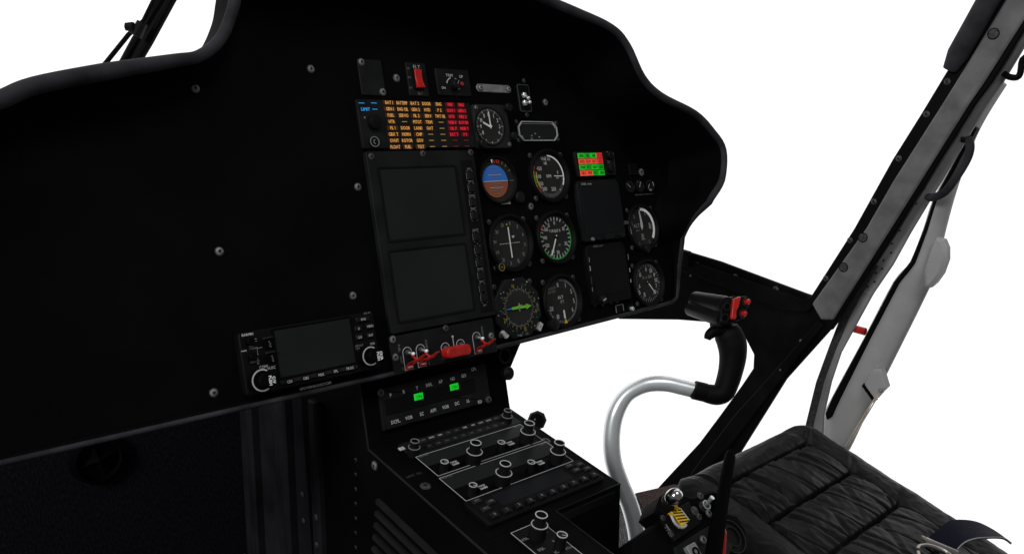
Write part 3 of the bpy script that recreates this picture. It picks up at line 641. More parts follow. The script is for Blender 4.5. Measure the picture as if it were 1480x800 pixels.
for a, b, s_ in B:
    x, y = f.px(a, b, .0086); q = .0062
    mb = MB('knob'); mb.rbox(x-q+.0008, x+q-.0008, y-q+.0008, y+q-.0008, .0086, .0116, .001); mb.build('button', t)
    for u in (-1, 1):
        ml.line(x+u*q, y-q*.75, x+u*q, y+q*.75, .0005, .0088, 'inkdim')
        ml.line(x-q*.9, y+u*(q+.0005), x-q*.45, y+u*(q+.0005), .0005, .0088, 'inkdim'); ml.line(x+q*.45, y+u*(q+.0005), x+q*.9, y+u*(q+.0005), .0005, .0088, 'inkdim')
    if s_: ml.text(s_, x, y+q+.0033, .0027, .0089, 'inkdim', sx=.85, bold=.0002)
ml.text('BRT-', *f.px(701, 440.5, .0086), .0027, .0089, 'inkdim', sx=.85); ml.build('button_lettering', t)
scr(t, f, ((536.5, 226), (611, 222), (680, 220), (644, 474)), .0036, .008, 'screwdark')
f, hx, hy = rect(P, (563, 488), (713, 457), (718, 508), (569, 541), z=.006)
t = thing('guarded_switch_panel', 'dark switch strip with bright red safety guards below the two blank screens', 'switch panel', f)
mb = MB('unit'); mb.rbox(-hx, hx, -hy, hy, .0003, .006, .002); mb.build('housing', t)
Z = .006
for i, (a, b) in enumerate(((588.5, 509), (607.5, 505), (643.5, 502.5), (665.5, 497.5), (688.5, 487))):
    x, y = f.px(a, b, Z); w_ = .0068
    mb = MB('ink'); mb.arc(x, y, w_-.0004, w_+.0004, -90 if i != 2 else -150, 90, Z+.0001, 'ink', h=.0004)
    if i != 2 and i != 3: mb.line(x-w_, y, x-w_, y-.022, .0008, Z+.0001, 'ink'); mb.line(x-w_, y-.022, x+w_*.9, y-.022, .0008, Z+.0001, 'ink')
    mb.line(x+w_, y, x+w_, y-.005, .0008, Z+.0001, 'inkdim'); mb.build('outline', t)
    mb = MB('toggle'); mb.lathe([(.0038, 0), (.0038, .003), (.0025, .004)], x, y, Z, 6, 'screwdark'); mb.tube([(x, y, Z+.003), (x+.001, y-.002, Z+.012)], [.0012, .0019], n=10); mb.ball((x+.001, y-.002, Z+.012), .0023, 'inkwhite', n=12); mb.build('toggle', t)
    if i in (0, 1, 4):
        mb = MB('redguard')
        for u in (-1, 1):
            a0 = Vector((x+u*.0050, y-.0168, Z))
            mb.tube([a0, a0+Vector((0, .004, .010)), a0+Vector((-u*.001, .008, .026)), a0+Vector((-u*.0035, .0135, .038))], [.0009, .0010, .0009, .0007], n=8)
        mb.tube([(x+.001, y-.003, Z+.008), (x+.001, y-.009, Z+.016), (x, y-.010, Z+.022)], .0015, n=8)
        mb.rbox(x-.0052, x+.0052, y-.0215, y-.0165, Z, Z+.003, .0008)
        mb.tube([(x-.0045, y-.0105, Z+.020), (x+.0045, y-.0105, Z+.020)], .0012, n=8)
        mb.line(x-.004, y-.0185, x+.004, y-.0185, .0014, Z+.0031, 'ink'); mb.build('red_guard', t)
x0, y0 = f.px(646.5, 510.5, .018); x1, y1 = f.px(678, 503.5, .018); ym = (y0+y1)/2
mb = MB('red'); mb.rbox(x0-.0015, x1+.002, ym-.0072, ym+.0072, Z+.001, .021, .0065, ch=.0015, n=6); mb.rbox(x0+.001, x1-.001, ym-.0042, ym+.0042, .021, .0214, .004, m='redguard', ch=.0002); mb.build('red_cover', t)
mb = MB('ink'); mb.line(*f.px(654, 487, Z), *f.px(656, 501, Z), .001, Z+.0002); mb.cyl(*f.px(654, 486, Z), Z, Z+.0005, .0016, n=10)
for s_, a, b, rot in (('FUEL', 577, 503, -90), ('CUT', 580, 520, -90), ('PUMP', 616, 497, -90), ('NORM', 697, 478, -90)): mb.text(s_, *f.px(a, b, Z), .0032, Z+.0002, 'inkdim', rot=rot)
for s_, a, b in (('ON', 642, 517), ('1', 582, 532), ('2', 620, 524)): mb.text(s_, *f.px(a, b, Z), .0035, Z+.0002, 'inkdim')
mb.build('lettering', t)
scr(t, f, ((567.5, 490), (571, 516), (709.5, 485)), .0042, Z, 'screw')

# ================================================================== GPS NAVIGATOR
f, hx, hy = rect(P, (345, 482), (539, 449), (550, 533), (355, 572), z=.011)
t = thing('gps_navigator', 'wide black navigator radio with blank screen and white ringed knob at each lower corner', 'navigator', f)
mb = MB('unitdark'); mb.rbox(-hx, hx, -hy, hy, .0003, .012, .004, ch=.0015); mb.build('housing', t)
Z = .012
g, sx_, sy_ = rect(f, (396, 479), (504, 458), (514, 523), (405, 545), z=Z); o = f.loc(g.o)
q = rrect(o.x-sx_-.003, o.x+sx_+.002, o.y-sy_-.003, o.y+sy_+.002, .001); q2 = rrect(o.x-sx_, o.x+sx_, o.y-sy_, o.y+sy_, .0006)
mb = MB('black'); mb.rings([[(x, y, z_) for x, y in a] for a, z_ in ((q, Z), (q, Z+.001), (q2, Z+.0006), (q2, Z))], c0=False, c1=False); fr_ = mb.build('screen_frame', t)
mb = MB('screen'); mb.poly(q2, Z, Z+.0003); mb.build('screen', fr_)
mb = MB('smoke'); mb.rbox(o.x-sx_-.002, o.x+sx_+.002, o.y-sy_-.008, o.y-sy_-.0035, Z, Z+.0022, .001); mb.build('key_ledge', t)
for i, (s_, a, b) in enumerate((('CDI', 417, 551), ('OBS', 440.5, 546), ('MSG', 462.5, 541), ('FPL', 484, 536), ('PROC', 504.5, 531.5))):
    x, y = f.px(a, b, Z); mb = MB('knob'); mb.rbox(x-.0072, x+.0072, y-.0026, y+.0026, Z, Z+.0025, .001); k = mb.build('key', t); mb = MB('ink'); mb.text(s_, x, y, .0032, Z+.0027, 'ink', bold=.0002, sx=.85); mb.build('key_lettering', k)
for s_, a, b in (('RNG', 523.5, 461), ('MENU', 533.5, 471), ('D', 517, 474.5), ('CLR', 518.5, 487), ('ENT', 534.5, 484)):
    x, y = f.px(a, b, Z); mb = MB('knob'); w_ = .0095 if s_ == 'RNG' else .0048; mb.rbox(x-w_, x+w_, y-.0032, y+.0032, Z, Z+.0025, .001); k = mb.build('key', t); mb = MB('ink'); mb.text(s_, x, y, .0028, Z+.0027, bold=.00015, sx=.85); mb.build('key_lettering', k)
mb = MB('ink')
for s_, a, b, h, sx__ in (('GARMIN', 357, 483.2, .0026, 1), ('COM/', 381, 529.5, .0034, .85), ('VLOC', 392, 531, .0032, .8), ('GNS 430', 530, 452, .0022, .8), ('DEFAULT', 519, 499, .0024, .8), ('NAV', 517, 503, .0024, .8), ('CRSR', 538, 496, .0026, .8), ('PUSH', 363, 500.5, .0018, .9), ('VOLUME', 366, 503, .002, .9), ('PWR', 352.5, 507, .0022, 1), ('SQUELCH', 368, 522, .002, .9), ('ID', 373, 524.5, .002, .9), ('C', 369, 491, .0035, 1), ('V', 371.5, 513, .0035, 1)):
    mb.text(s_, *f.px(a, b, Z), h, Z+.0003, 'ink' if h > .0025 else 'inkdim', sx=sx__, bold=.0004 if s_ == 'GARMIN' else .0001)
mb.text('GPS/VOR/ILS/LOC/COM', *f.px(456, 557, Z), .0030, Z+.0003, 'inkdim', sx=.9)
mb.line(*f.px(349, 507.3, Z), *f.px(356, 506, Z), .0008, Z+.0004, 'ink'); mb.line(*f.px(371, 503, Z), *f.px(379, 501.5, Z), .0008, Z+.0004, 'inkdim'); mb.line(*f.px(371.5, 503, Z), *f.px(372.5, 521, Z), .0004, Z+.0004, 'inkdim')
mb.build('lettering', t)
for a, b in ((386, 488), (390, 509)):
    x, y = f.px(a, b, Z); mb = MB('smoke'); mb.rbox(x-.0055, x+.0055, y-.0012, y+.0012, Z, Z+.004, .0006); mb.rbox(x-.0055, x+.0055, y-.012, y-.0012, Z, Z+.002, .0006, 'black'); mb.text('v', x+.0008, y-.004, .003, Z+.0023, 'inkdim'); mb.text('FLIP', x+.0015, y-.0085, .0022, Z+.0023, 'inkdim', rot=-90); mb.build('flip_key', t)
for a, b in ((362, 493), (366, 515)): mb = MB('knob'); mb.lathe([(.0048, 0), (.0046, .006), (.0035, .007)], *f.px(a, b, Z+.004), Z, 20, 'black'); mb.build('volume_knob', t)
for i, (a, b) in enumerate(((379.5, 549), (536, 514))):
    x, y = f.px(a, b, Z+.01); k = 1 if i == 0 else .93
    mb = MB('black'); mb.lathe([(.0128*k, 0), (.0128*k, .009), (.012*k, .010)], x, y, Z, 36)
    mb.arc(x, y, .0108*k, .0124*k, 150, 395, Z+.0101, 'ink', 40)
    mb.lathe([(.0075*k, .01), (.0075*k, .018), (.0065*k, .019)], x, y, Z, 28)
    for j, s_ in enumerate((('PUSH', 'C/V') if i == 0 else ('PUSH', 'CRSR'))): mb.text(s_, x+.0048+j*.0042, y-.001, .0034, Z+.0193-.0, 'inkwhite', rot=-90, sx=.95, bold=.0003)
    mb.build('concentric_knob', t)

# ================================================================== PEDESTAL
PF = P.move(0, 0, -.030)                                  # its upright face, just behind the board
c0 = PF.px(531, 650); c1 = PF.px(735, 590)
yk = (c0[1]+c1[1])/2; xl, xr = PF.px(531, 650)[0], PF.px(735, 590)[0]
TH = R(13.0)
CN = Fr(PF.W(0, yk), (1, 0, 0), (0, math.cos(TH), math.sin(TH)), (0, -math.sin(TH), math.cos(TH)))   # its sloping top
xr2 = CN.px(898, 697)[0]; xl2 = CN.px(660, 762)[0]
XL, XR = (xl+xl2)/2, (xr+xr2)/2
yb = CN.px(850, 718)[1]                                   # rear edge of the radio shelf
xm = (CN.px(802, 740)[0]+CN.px(890, 800)[0])/2
print('PED', xl, xl2, xr, xr2, 'yb', yb, 'xm', xm, 'depth corner', (CN.W(XR, yb)-CAM).dot(c2w(Vector((0,0,1)))), 'O', CN.o)
def pedestal():
    t = thing('centre_pedestal', 'black centre pedestal with sloping top carrying the radios and louvres in its side', 'pedestal', CN)
    top = CN.loc(PF.W(0, PF.px(515, 545)[1]+.06)); 
    # side profile in (y, z) of the pedestal frame
    A = (0, 0); B_ = (yb, 0)
    upv = CN.loc(PF.W(0, yk+1))-CN.loc(PF.W(0, yk))       # up direction of the face
    T = (upv.y*.165, upv.z*.165)
    T2 = (T[0]+.10, T[1]); 
    dn = CN.loc(CN.o+Vector((0, 0, -.62))); 
    def prism(x0, x1, prof, m, name, bev=0):
        mb = MB(m); mb.rings([[(x, a, b) for a, b in prof] for x in (x0, x1)]); return mb.build(name, t, bevel=bev)
    B2 = (yb+dn.y, dn.z)
    E = (.14+dn.y, dn.z)
    prism(XL, XR, [A, B_, B2, E, (T2[0]+.05, T2[1]), T], 'panel', 'body')
    yl = yb-.28; prism(XL, xm, [(yb-.0003, -.0002), (yl, -.0002), (yl+dn.y, dn.z), (yb+dn.y+.002, dn.z)], 'panel', 'arm_extension')
    mb = MB('unitdark'); mb.box(xm+.004, XR-.012, yb-.004, yb-.0005, -.030, -.006); mb.build('tray_lip', t)
    mb = MB('smoke'); mb.tube([(XL+.001, T[0], T[1]), (XL+.001, 0, 0), (XL+.001, yl, 0)], .0014, n=8); mb.tube([(xm, yl, 0), (xm, yb, 0), (XR, yb, 0)], .0011, n=8, m='knob'); mb.build('trim_and_highlight', t)  # left edge trim; tubes along shelf and arm edges stand in for highlights
    mb = MB('inkfaint'); mb.text('LIMIT 5A', *CN.px(598, 686), .0042, .0004, 'inkfaint'); mb.text('ICS 2', *CN.px(757, 617), .0040, .0004, 'inkdim'); mb.text('LT', *CN.px(846, 690), .0040, .0004, 'inkfaint'); mb.build('placard_lettering', t)
    return t
ped = pedestal()
scr(ped, CN, ((615, 702), (789, 637)), .0055, .0003, 'screwdark')
# side face: louvres, rivets, bolts
SD = Fr(CN.W(XL, 0), (0, -1, 0), (0, 0, 1), (-1, 0, 0))
def side_part(name, mbf):
    mb = MB(); mbf(mb)
    o = mb.build(name, ped); o.matrix_parent_inverse = CN.mat().inverted(); o.matrix_basis = SD.mat(); return o
def lv(mb):
    for i in range(5):
        a0 = SD.px(548-i*1.5, 722+i*17); d = Vector((math.cos(TH), -math.sin(TH)))
        x0, y0 = a0; x1, y1 = x0+d.x*.30, y0+d.y*.30
        mb.line(x0, y0, x1, y1, .0065, .0003, 'smoke', h=.005); mb.line(x0, y0-.0075, x1, y1-.0075, .004, .0003, 'black', h=.0012)
side_part('louvres', lv)
for i in range(7): side_part('rivet', lambda mb, i=i: mb.screw(*SD.px(514.5, 664+i*21), .0003, .0022, 'knob'))
side_part('bolt', lambda mb: mb.screw(*SD.px(542, 672), .0003, .0052, 'screw'))

# ---- autopilot mode panel on the pedestal's upright face
f, hx, hy = rect(PF, (546, 563), (702, 525), (710, 579), (556, 624), z=.006)
f.o = f.o + PN*.0008
t = thing('autopilot_mode_panel', 'black mode panel with two rows of captions and two lit green lamps', 'control panel', f)
mb = MB('unit'); mb.rbox(-hx, hx, -hy, hy, 0, .006, .001, ch=.002); mb.build('housing', t); Z = .006
mb = MB('unitdark'); g, sx_, sy_ = rect(f, (553, 571), (683, 540), (690, 572), (560, 607), z=Z); o = f.loc(g.o); mb.rbox(o.x-sx_, o.x+sx_, o.y-sy_+.006, o.y+sy_-.006, Z, Z+.0006, .001, 'unitdark'); mb.build('inlay', t)
mb = MB('ink')
for s_, a, b in (('P', 564, 570.5), ('R', 583, 565.5), ('Y', 602, 560), ('NVL', 619.5, 555.5), ('AP', 636, 551), ('HD', 653.5, 547), ('GO', 669.5, 542.5), ('CPL', 684, 533), ('DCPL.', 571.5, 608.5), ('VOR', 590.5, 603), ('SC', 609, 597.5), ('APP.', 626, 592.5), ('VOR', 643.5, 587.5), ('DC', 660, 582.5), ('LL', 676, 578.5), ('RD', 693, 580)):
    if s_ == 'DCPL.': mb.build('upper_captions', t); mb = MB('ink')
    mb.text(s_, *f.px(a, b, Z), .0046, Z+.0008, bold=.0004, sx=.85)
mb.build('lower_captions', t)
for a, b in ((604.5, 572.5), (656, 558.5)):
    mb = MB('greenlit'); x, y = f.px(a, b, Z); mb.rbox(x-.0072, x+.0072, y-.0044, y+.0044, Z+.0006, Z+.002, .0006); mb.text('ON', x, y, .0042, Z+.0022, 'celltextg'); mb.build('green_lamp', t)
scr(t, f, ((550, 567), (706, 577)), .0042, Z, 'screwdark')

# ---- radios on the sloping top
def crect(c): return rect(CN, *c)
def dual(t, f, base, r1=.0105, r2=.0072, h=.030, m='ink', name='dual_knob'):
    x, y = f.px(*base, 0.0)
    mb = MB('knob'); mb.lathe([(r1, 0), (r1, h*.55), (r1-.0006, h*.58)], x, y, 0.001, 36); mb.ring(x, y, r1-.0012, r1, h*.58+.001, h*.58+.0016, m, 36)
    k = mb.build(name, t)
    mb = MB('knob'); mb.lathe([(r2, h*.58), (r2*.94, h*.75), (r2, h)], x, y, .001, 32); mb.ring(x, y, r2-.0012, r2, h+.001, h+.0018, m, 32); mb.cyl(x, y, h, h+.0013, r2-.0013, 'black', 24); mb.build('cap', k)
def small(t, f, base, r=.0052, h=.016, m='ink'):
    x, y = f.px(*base, 0.0)
    mb = MB('knob'); mb.lathe([(r*1.05, 0), (r, h)], x, y, .001, 24); mb.ring(x, y, r-.001, r, h+.001, h+.0018, m, 28); mb.line(x, y, x+r*.5, y-r*.6, .0007, h+.0012, m); mb.build('small_knob', t)
def key(t, f, p, s_='NAV', hh=.010, w_=.0062):
    x, y = f.px(*p, hh); mb = MB('knob'); mb.rbox(x-w_, x+w_, y-.0045, y+.0045, .001, hh, .0015); k = mb.build('key', t)
    mb = MB('inkdim'); mb.rbox(x-w_+.0008, x+w_-.0008, y-.0038, y+.0038, hh, hh+.0003, .001, 'ink', ch=.0001); mb.text(s_, x, y, .0036, hh+.0006, 'black', bold=.0002); mb.build('key_label', k)

f, hx, hy = crect(((577, 645), (735, 597), (750, 613), (596, 665)))
t = thing('audio_selector_panel', 'narrow audio selector strip with two rows of tiny keys, nearest the upright face', 'audio panel', f, 'radio units on the pedestal')
mb = MB('unit'); mb.rbox(-hx, hx, -hy, hy, .0003, .004, .001); mb.build('housing', t)
for r in range(2):
    for i in range(10):
        if r == 0 and i == 0: pass
        x = -hx+.032+i*(2*hx-.062)/9; y = hy*.42-r*hy*.92
        mb = MB('smoke'); mb.rbox(x-.0062, x+.0062, y-.0042, y+.0042, .004, .0062, .001); k = mb.build('key', t)
        mb = MB('inkdim'); s_ = (('COM1', 'COM2', 'MKR', 'TEL', 'SPK', 'DME', 'ADF', 'NAV1', 'NAV2', 'INT'), ('MIC', 'TX1', 'TX2', 'SEL', 'PA', 'ICS', 'VOX', 'HI', 'LO', 'TST'))[r][i]
        hi = r == 0 and i in (1, 2, 5, 6, 7, 8)
        mb.text(s_, x, y, .0027, .0065, 'ink' if hi else 'inkdim', sx=.85, bold=.0003 if hi else 0); mb.build('key_lettering', k)
for b, m_ in (((597, 658), 'inkdim'), ((731, 612), 'inkdim')): dual(t, f, b, .0078, .0058, .020, m_)
x, y = f.px(580.5, 648.5, .004); mb = MB('ink'); mb.rbox(x-.004, x+.004, y-.003, y+.003, .004, .0055, .0008, ch=.0003); mb.text('T', x, y, .003, .0058, 'black'); mb.build('white_tab', t)

def radio(label, c, d1, d2, s1, s2, k1, k2):
    f, hx, hy = crect(c)
    t = thing('radio', label, 'radio', f, 'radio units on the pedestal')
    mb = MB('black'); mb.rbox(-hx, hx, -hy, hy, .0003, .003, .0008); mb.build('housing', t)
    mb = MB('lens'); mb.box(-hx+.0015, hx-.0015, hy*.0, hy-.0015, .003, .0036, 'screen'); mb.build('display_window', t)
    mb = MB('inkdim')
    for a in ((-hx+.001, -hy+.001, hx-.001, -hy+.001), (-hx+.001, hy-.001, hx-.001, hy-.001), (-hx+.001, -hy+.001, -hx+.001, hy-.001), (hx-.001, -hy+.001, hx-.001, hy-.001)): mb.line(*a, .0007, .0038, 'ink')
    mb.text('PUSH TEST', -hx+.004, hy-.0035, .0025, .0040, 'inkdim', 'l', sx=.9); mb.text('BENDIX', hx-.004, hy-.0035, .0025, .0040, 'inkdim', 'r', sx=.9); mb.build('outline', t)
    for b in (d1, d2): dual(t, f, b)
    for b in (s1, s2): small(t, f, b)
    for b in (k1, k2): key(t, f, b)
radio('upper of two outlined tuning radios, farther from the camera', ((598, 665), (749, 615), (785, 638), (636, 693)), (683, 670), (760, 640), (640, 684), (722, 655), (657, 668.5), (737.5, 640))
radio('lower of two outlined tuning radios, nearer the camera', ((635, 695), (786, 640), (829, 668), (673, 730)), (725, 701), (803, 669), (681, 718), (765, 684), (697.5, 703), (781, 668))
f, hx, hy = crect(((671, 731), (829, 669), (876, 692), (706, 768)))
t = thing('transponder', 'transponder unit with long dark window and a row of round keys along its lower edge', 'transponder', f, 'radio units on the pedestal')
mb = MB('unit'); mb.rbox(-hx, hx, -hy, hy, .0003, .007, .005, ch=.002, m='unitdark'); mb.build('housing', t); Z = .007
mb = MB('screen'); mb.rbox(-hx*.62, hx*.60, -hy*.25, hy*.72, Z, Z+.0005, .001, 'lens'); mb.build('window', t)
for i in range(10):
    x = -hx*.86+i*hx*1.72/9; y = -hy*.66
    mb = MB('knob'); mb.rbox(x-.0055, x+.0055, y-.0045, y+.0045, Z, Z+.004, .0016); k = mb.build('key', t)
    mb = MB('inkdim'); mb.text('0123456789'[i], x, y, .0042, Z+.0043, 'inkdim', bold=.0002); mb.build('key_lettering', k)
for i, (a, b) in enumerate(((-.86, .62), (-.72, .25), (-.86, -.05), (.72, .62), (.88, .45), (.74, .15), (.9, -.02))):
    mb = MB('smoke'); x, y = a*hx, b*hy; mb.rbox(x-.006, x+.006, y-.0036, y+.0036, Z, Z+.003, .001); k = mb.build('key', t); mb = MB('inkdim'); mb.text(('IDT', 'VFR', 'ALT', 'CLR', 'FN', 'CRS', 'ON')[i], x, y, .003, Z+.0033, 'inkdim'); mb.build('key_lettering', k)
f, hx, hy = crect(((738, 771), (778, 754), (858, 812), (812, 838)))
t = thing('intercom_panel', 'small outlined intercom panel with one tall knob and one short knob, at the near end', 'control panel', f, 'radio units on the pedestal')
mb = MB('unitdark'); mb.rbox(-hx, hx, -hy, hy, .0003, .002, .0008); mb.build('housing', t)
mb = MB('ink')
for a in ((-hx+.001, hy-.001, hx-.001, hy-.001), (-hx+.001, -hy+.001, -hx+.001, hy-.001), (hx-.001, -hy+.001, hx-.001, hy-.001)): mb.line(*a, .0007, .0022, 'ink')
for s_, a, b in (('VOL', 758, 779), ('SQL', 782, 793), ('VOX', 822, 791), ('o', 789, 768), ('o', 799, 781), ('ICS', 805, 797)): mb.text(s_, *f.px(a, b, .002), .0038, .0023, 'inkdim', bold=.0003)
mb.build('lettering', t)
dual(t, f, (776, 777), .0098, .0072, .030); small(t, f, (808, 794), .0062, .019)

# knobs beside the pedestal
fk = W0.move(*at(772, 606, 1.36))
d = (c2w(Vector((-.1, -.1, -1)))).normalized(); ex = Vector((0, 0, 1)).cross(d).normalized(); fk = Fr(at(776, 607, 1.33), ex, d.cross(ex), d)
t = thing('friction_knob', 'black hexagonal knob with a pale dot sticking out beyond the pedestal edge', 'knob', fk)
mb = MB('knob'); mb.lathe([(.008, -.03), (.008, -.012)], n=16); mb.build('shaft', t)
mb = MB('knob'); mb.lathe([(.0150, -.014), (.0155, 0), (.012, .004)], n=8); mb.build('grip', t)
mb = MB('ink'); mb.cyl(-.003, .002, .004, .0046, .0014, n=10); mb.build('dot', t)
mb = MB('unitdark'); mb.tube([(0, 0, -.028), (-.03, -.06, -.03)], .007); mb.build('stalk', t)
f = P.movepx(732, 518, -.03); t = thing('under_panel_knob', 'round black knob on a triangular bracket under the right half of the panel board', 'knob', f)
mb = MB('panel'); mb.poly([f.px(712, 500), f.px(756, 488), f.px(737, 534), f.px(722, 540)], -.02, .0); mb.build('bracket', t, bevel=.001)
mb = MB('unitdark'); x, y = f.px(729, 514, .004); mb.ring(x, y, .0085, .012, .0, .006, 'knob'); mb.cyl(x, y, .0, .002, .0085, 'black'); mb.build('socket', t)
mb = MB('knob'); x, y = f.px(737, 539, .014); mb.lathe([(.005, -.006), (.008, 0), (.0098, .004), (.0098, .012), (.008, .014), (.006, .013), (.004, .0145)], x, y, 0, 28); mb.build('grip', t)

# ================================================================== FOOTWELL
YW = SD.px(345, 640)[0]                                     # where the side reaches the front wall (distance toward the rear, negative = forward)
wallY = SD.o.y - YW
FW = Fr((SD.o.x, wallY, SD.o.z), (1, 0, 0), (0, 0, 1), (0, -1, 0))
zf = FW.px(350, 800)[1]                                     # floor height seen in the corner
print('FOOT', YW, wallY, zf, 'CN origin', CN.o, 'XL', XL)
FWT = FW.px(345, 560)[1]
mb = MB('fabric'); mb.box(-1.3, .12, zf-.02, FWT, -.02, 0); o = mb.build('firewall', frame=FW); tag(o, 'dark fabric covered front wall of the left footwell', 'wall')
def channel():
    f = Fr((SD.o.x, SD.o.y, SD.o.z), (0, -1, 0), (0, 0, 1), (-1, 0, 0))
    f.o = f.o + Vector((.004, 0, 0))
    t = thing('footwell_side_wall', 'black ribbed metal side wall between the footwell and the pedestal', 'wall', f)
    x1 = SD.px(515, 700)[0]; WT = SD.px(420, 560)[1]
    mb = MB('wall'); mb.box(YW-.01, x1+.02, zf-.02, WT, -.02, -.0005); mb.build('sheet', t)
    for a, b in ((364, 372), (405, 421), (455, 466)):
        xa, xb = SD.px(a, 640)[0], SD.px(b, 640)[0]
        mb = MB('wall'); mb.rbox(xa, xb, zf-.02, WT, 0, .014, .002, ch=.003); mb.build('rib', t)
    for a, b in ((427, 717), (428.5, 755), (459, 746), (460, 786)): mb = MB(); mb.screw(*SD.px(a, b, .008), .0005 if a < 440 else .0142, .0036, 'screwdark'); mb.build('screw', t)
channel()
f = FW.movepx(140, 661); t = thing('air_vent', 'round black air outlet with a dark star shaped damper on the footwell wall', 'vent', f)
mb = MB('black'); mb.lathe([(.038, .0005), (.036, .010), (.031, .012), (.029, .004)], n=36, c1=True); mb.build('ring', t)
mb = MB('panel')
for i in range(4):
    a = R(90*i+15); mb.add([(0, 0, .0165), (.028*math.cos(a), .028*math.sin(a), .005), (.010*math.cos(a+PI/4), .010*math.sin(a+PI/4), .005), (.010*math.cos(a-PI/4), .010*math.sin(a-PI/4), .005)], [(0, 1, 2), (0, 3, 1)])
mb.build('damper', t)
for a, b in ((118, 685), (168, 673)): mb = MB(); mb.screw(*f.px(a, b), .0005, .003, 'screwdark'); mb.build('screw', t)
mb = MB('brownfloor'); mb.box(-1.35, 0, wallY-.9, wallY, -.01, 0); o = mb.build('floor', frame=Fr((SD.o.x, 0, SD.o.z+zf), (1, 0, 0), (0, 1, 0), (0, 0, 1))); o['kind'] = 'structure'
# shift the floor panel's y into world
o.location.y = 0

# ================================================================== WINDSHIELD STRUT AND WIPER, upper left
D_ = 1.75
f = W0.move(*at(175, 97, D_)); t = thing('windshield_strut', 'black slanting windscreen bar beyond the hood at the upper left', 'strut', f)
def q2(pts, d): return [f.L(a, b, d) for a, b in pts]
mb = MB('beam'); pts = q2([(176, 115), (245, -20)], D_); mb.tube([f.L(126, 195, D_), f.L(170, 112, D_), f.L(198, 60, D_), f.L(240, -8, D_), f.L(300, -125, D_)], .0155, n=12, flat=.8); mb.tube([f.L(140, 190, D_-.02), f.L(184, 112, D_-.02), f.L(215, 60, D_-.02), f.L(252, -8, D_-.02), f.L(314, -125, D_-.02)], .0095, n=10); mb.build('bar', t)
t2 = thing('wiper_arm', 'thin black wiper arm with a small grey clamp beside the slanting bar', 'wiper', f)
mb = MB('beam'); mb.tube([f.L(95, 165, D_-.05), f.L(136, 112, D_-.05), f.L(186, 50, D_-.05), f.L(208, 30, D_-.05), f.L(235, -25, D_-.05)], .0048, n=10); mb.build('arm', t2)
mb = MB('unit'); mb.tube([f.L(196, 52, D_-.06), f.L(206, 33, D_-.06)], [.013, .011], n=8); mb.build('pivot', t2)
mb = MB('smoke'); mb.tube([f.L(182, 39, D_-.07), f.L(193, 39, D_-.07)], [.0085, .0105], n=6); mb.build('clamp_nut', t2)

# ================================================================== RIGHT SIDE FRAME (plane parallel to the aircraft's side)
XRS = 1.52
SR = Fr((XRS, .9, .8), (0, -1, 0), (0, 0, 1), (-1, 0, 0))
def SP(l, z=0): return [SR.px(a, b, z) for a, b in l]
def slab(name, parent, pts, z0, z1, m, bevel=.003, smo=0):
    mb = MB(m); q = SP(pts, z1)
    mb.poly(q, z0, z1); return mb.build(name, parent, bevel=bevel)
t = thing('cockpit_side_frame', 'black metal side frame joining sill beam, gusset and slanting post right of the panel', 'frame', SR)
slab('sill', t, [(960, 352), (984, 360), (990, 363), (1040, 378), (1163, 424), (1172, 427), (1188, 404), (1232, 336), (1260, 380), (1205, 470), (1135, 548), (1068, 655), (1025, 700), (940, 716), (958, 696), (1010, 640), (1040, 600), (1072, 556), (1088, 532), (1089, 512), (1076, 487), (1055, 472), (1018, 465), (980, 462), (893, 461), (893, 352)], -.012, 0, 'beam')
slab('upper_flange', t, [(984, 372), (1160, 432), (1178, 440), (1166, 452), (1130, 448), (1040, 412), (984, 392)], .0005, .006, 'beam', .002)
slab('stiffener', t, [(1182, 462), (1190, 470), (1120, 560), (1055, 645), (1010, 690), (985, 705), (1000, 680), (1060, 600), (1110, 545)], .0005, .008, 'beam', .003)
slab('bracket', t, [(984, 361), (994, 364), (996, 386), (984, 384)], .0005, .016, 'beam', .002)
for a, b in ((1007.5, 383), (1062.5, 400), (1121, 418)): mb = MB(); mb.screw(*SR.px(a, b, .001), .0005, .0058, 'screwdark', rot=20); mb.build('screw', t)
for a, b in ((1159, 491), (1130, 533), (1000, 398)): mb = MB(); mb.cyl(*SR.px(a, b, .002), .0005, .009, .0022, 'screw', 10); mb.build('rivet', t)

t = thing('door_pillar', 'wide slanting pillar with grey inner face between black edges', 'pillar', SR)
slab('black_channel', t, [(1163, 432), (1172, 427), (1188, 402), (1234, 330), (1289, 231), (1331, 164), (1366, 106), (1440, -12), (1530, -30), (1480, 45), (1435, 118), (1411, 150), (1352, 243), (1294, 336), (1263, 383), (1242, 415), (1222, 447), (1200, 478)], -.010, .004, 'seal')
slab('grey_face', t, [(1173, 439), (1251, 330), (1290, 262), (1360, 152), (1380, 120), (1453, 0), (1466, -20), (1512, -20), (1480, 27), (1421, 120), (1400, 150), (1292, 322), (1245, 396), (1204, 462), (1186, 462)], .0045, .012, 'pillargrey', .004)
mb = MB('lip'); mb.tube([(*SR.px(1372, 100, .012), .008), (*SR.px(1385, 78, .012), .012), (*SR.px(1436, -12, .012), .012)], [.012, .0175, .018], n=20); mb.build('edge_tube', t)
for a, b in ((1436, 49), (1247, 343), (1219, 386)):
    mb = MB('pillargrey'); x, y = SR.px(a, b, .012); mb.ring(x, y, .0078, .0092, .0122, .0126, 'black'); mb.lathe([(.0078, .012), (.0075, .0130), (.003, .0132)], x, y, 0, 24, 'screwdark'); mb.build('plug', t)
for a, b in ((1369, 118), (1339, 165), (1299, 229), (1263, 291), (1228.5, 347), (1193.5, 402)): mb = MB(); mb.screw(*SR.px(a, b, .004), .004, .0046, 'screwdark'); mb.build('screw', t)

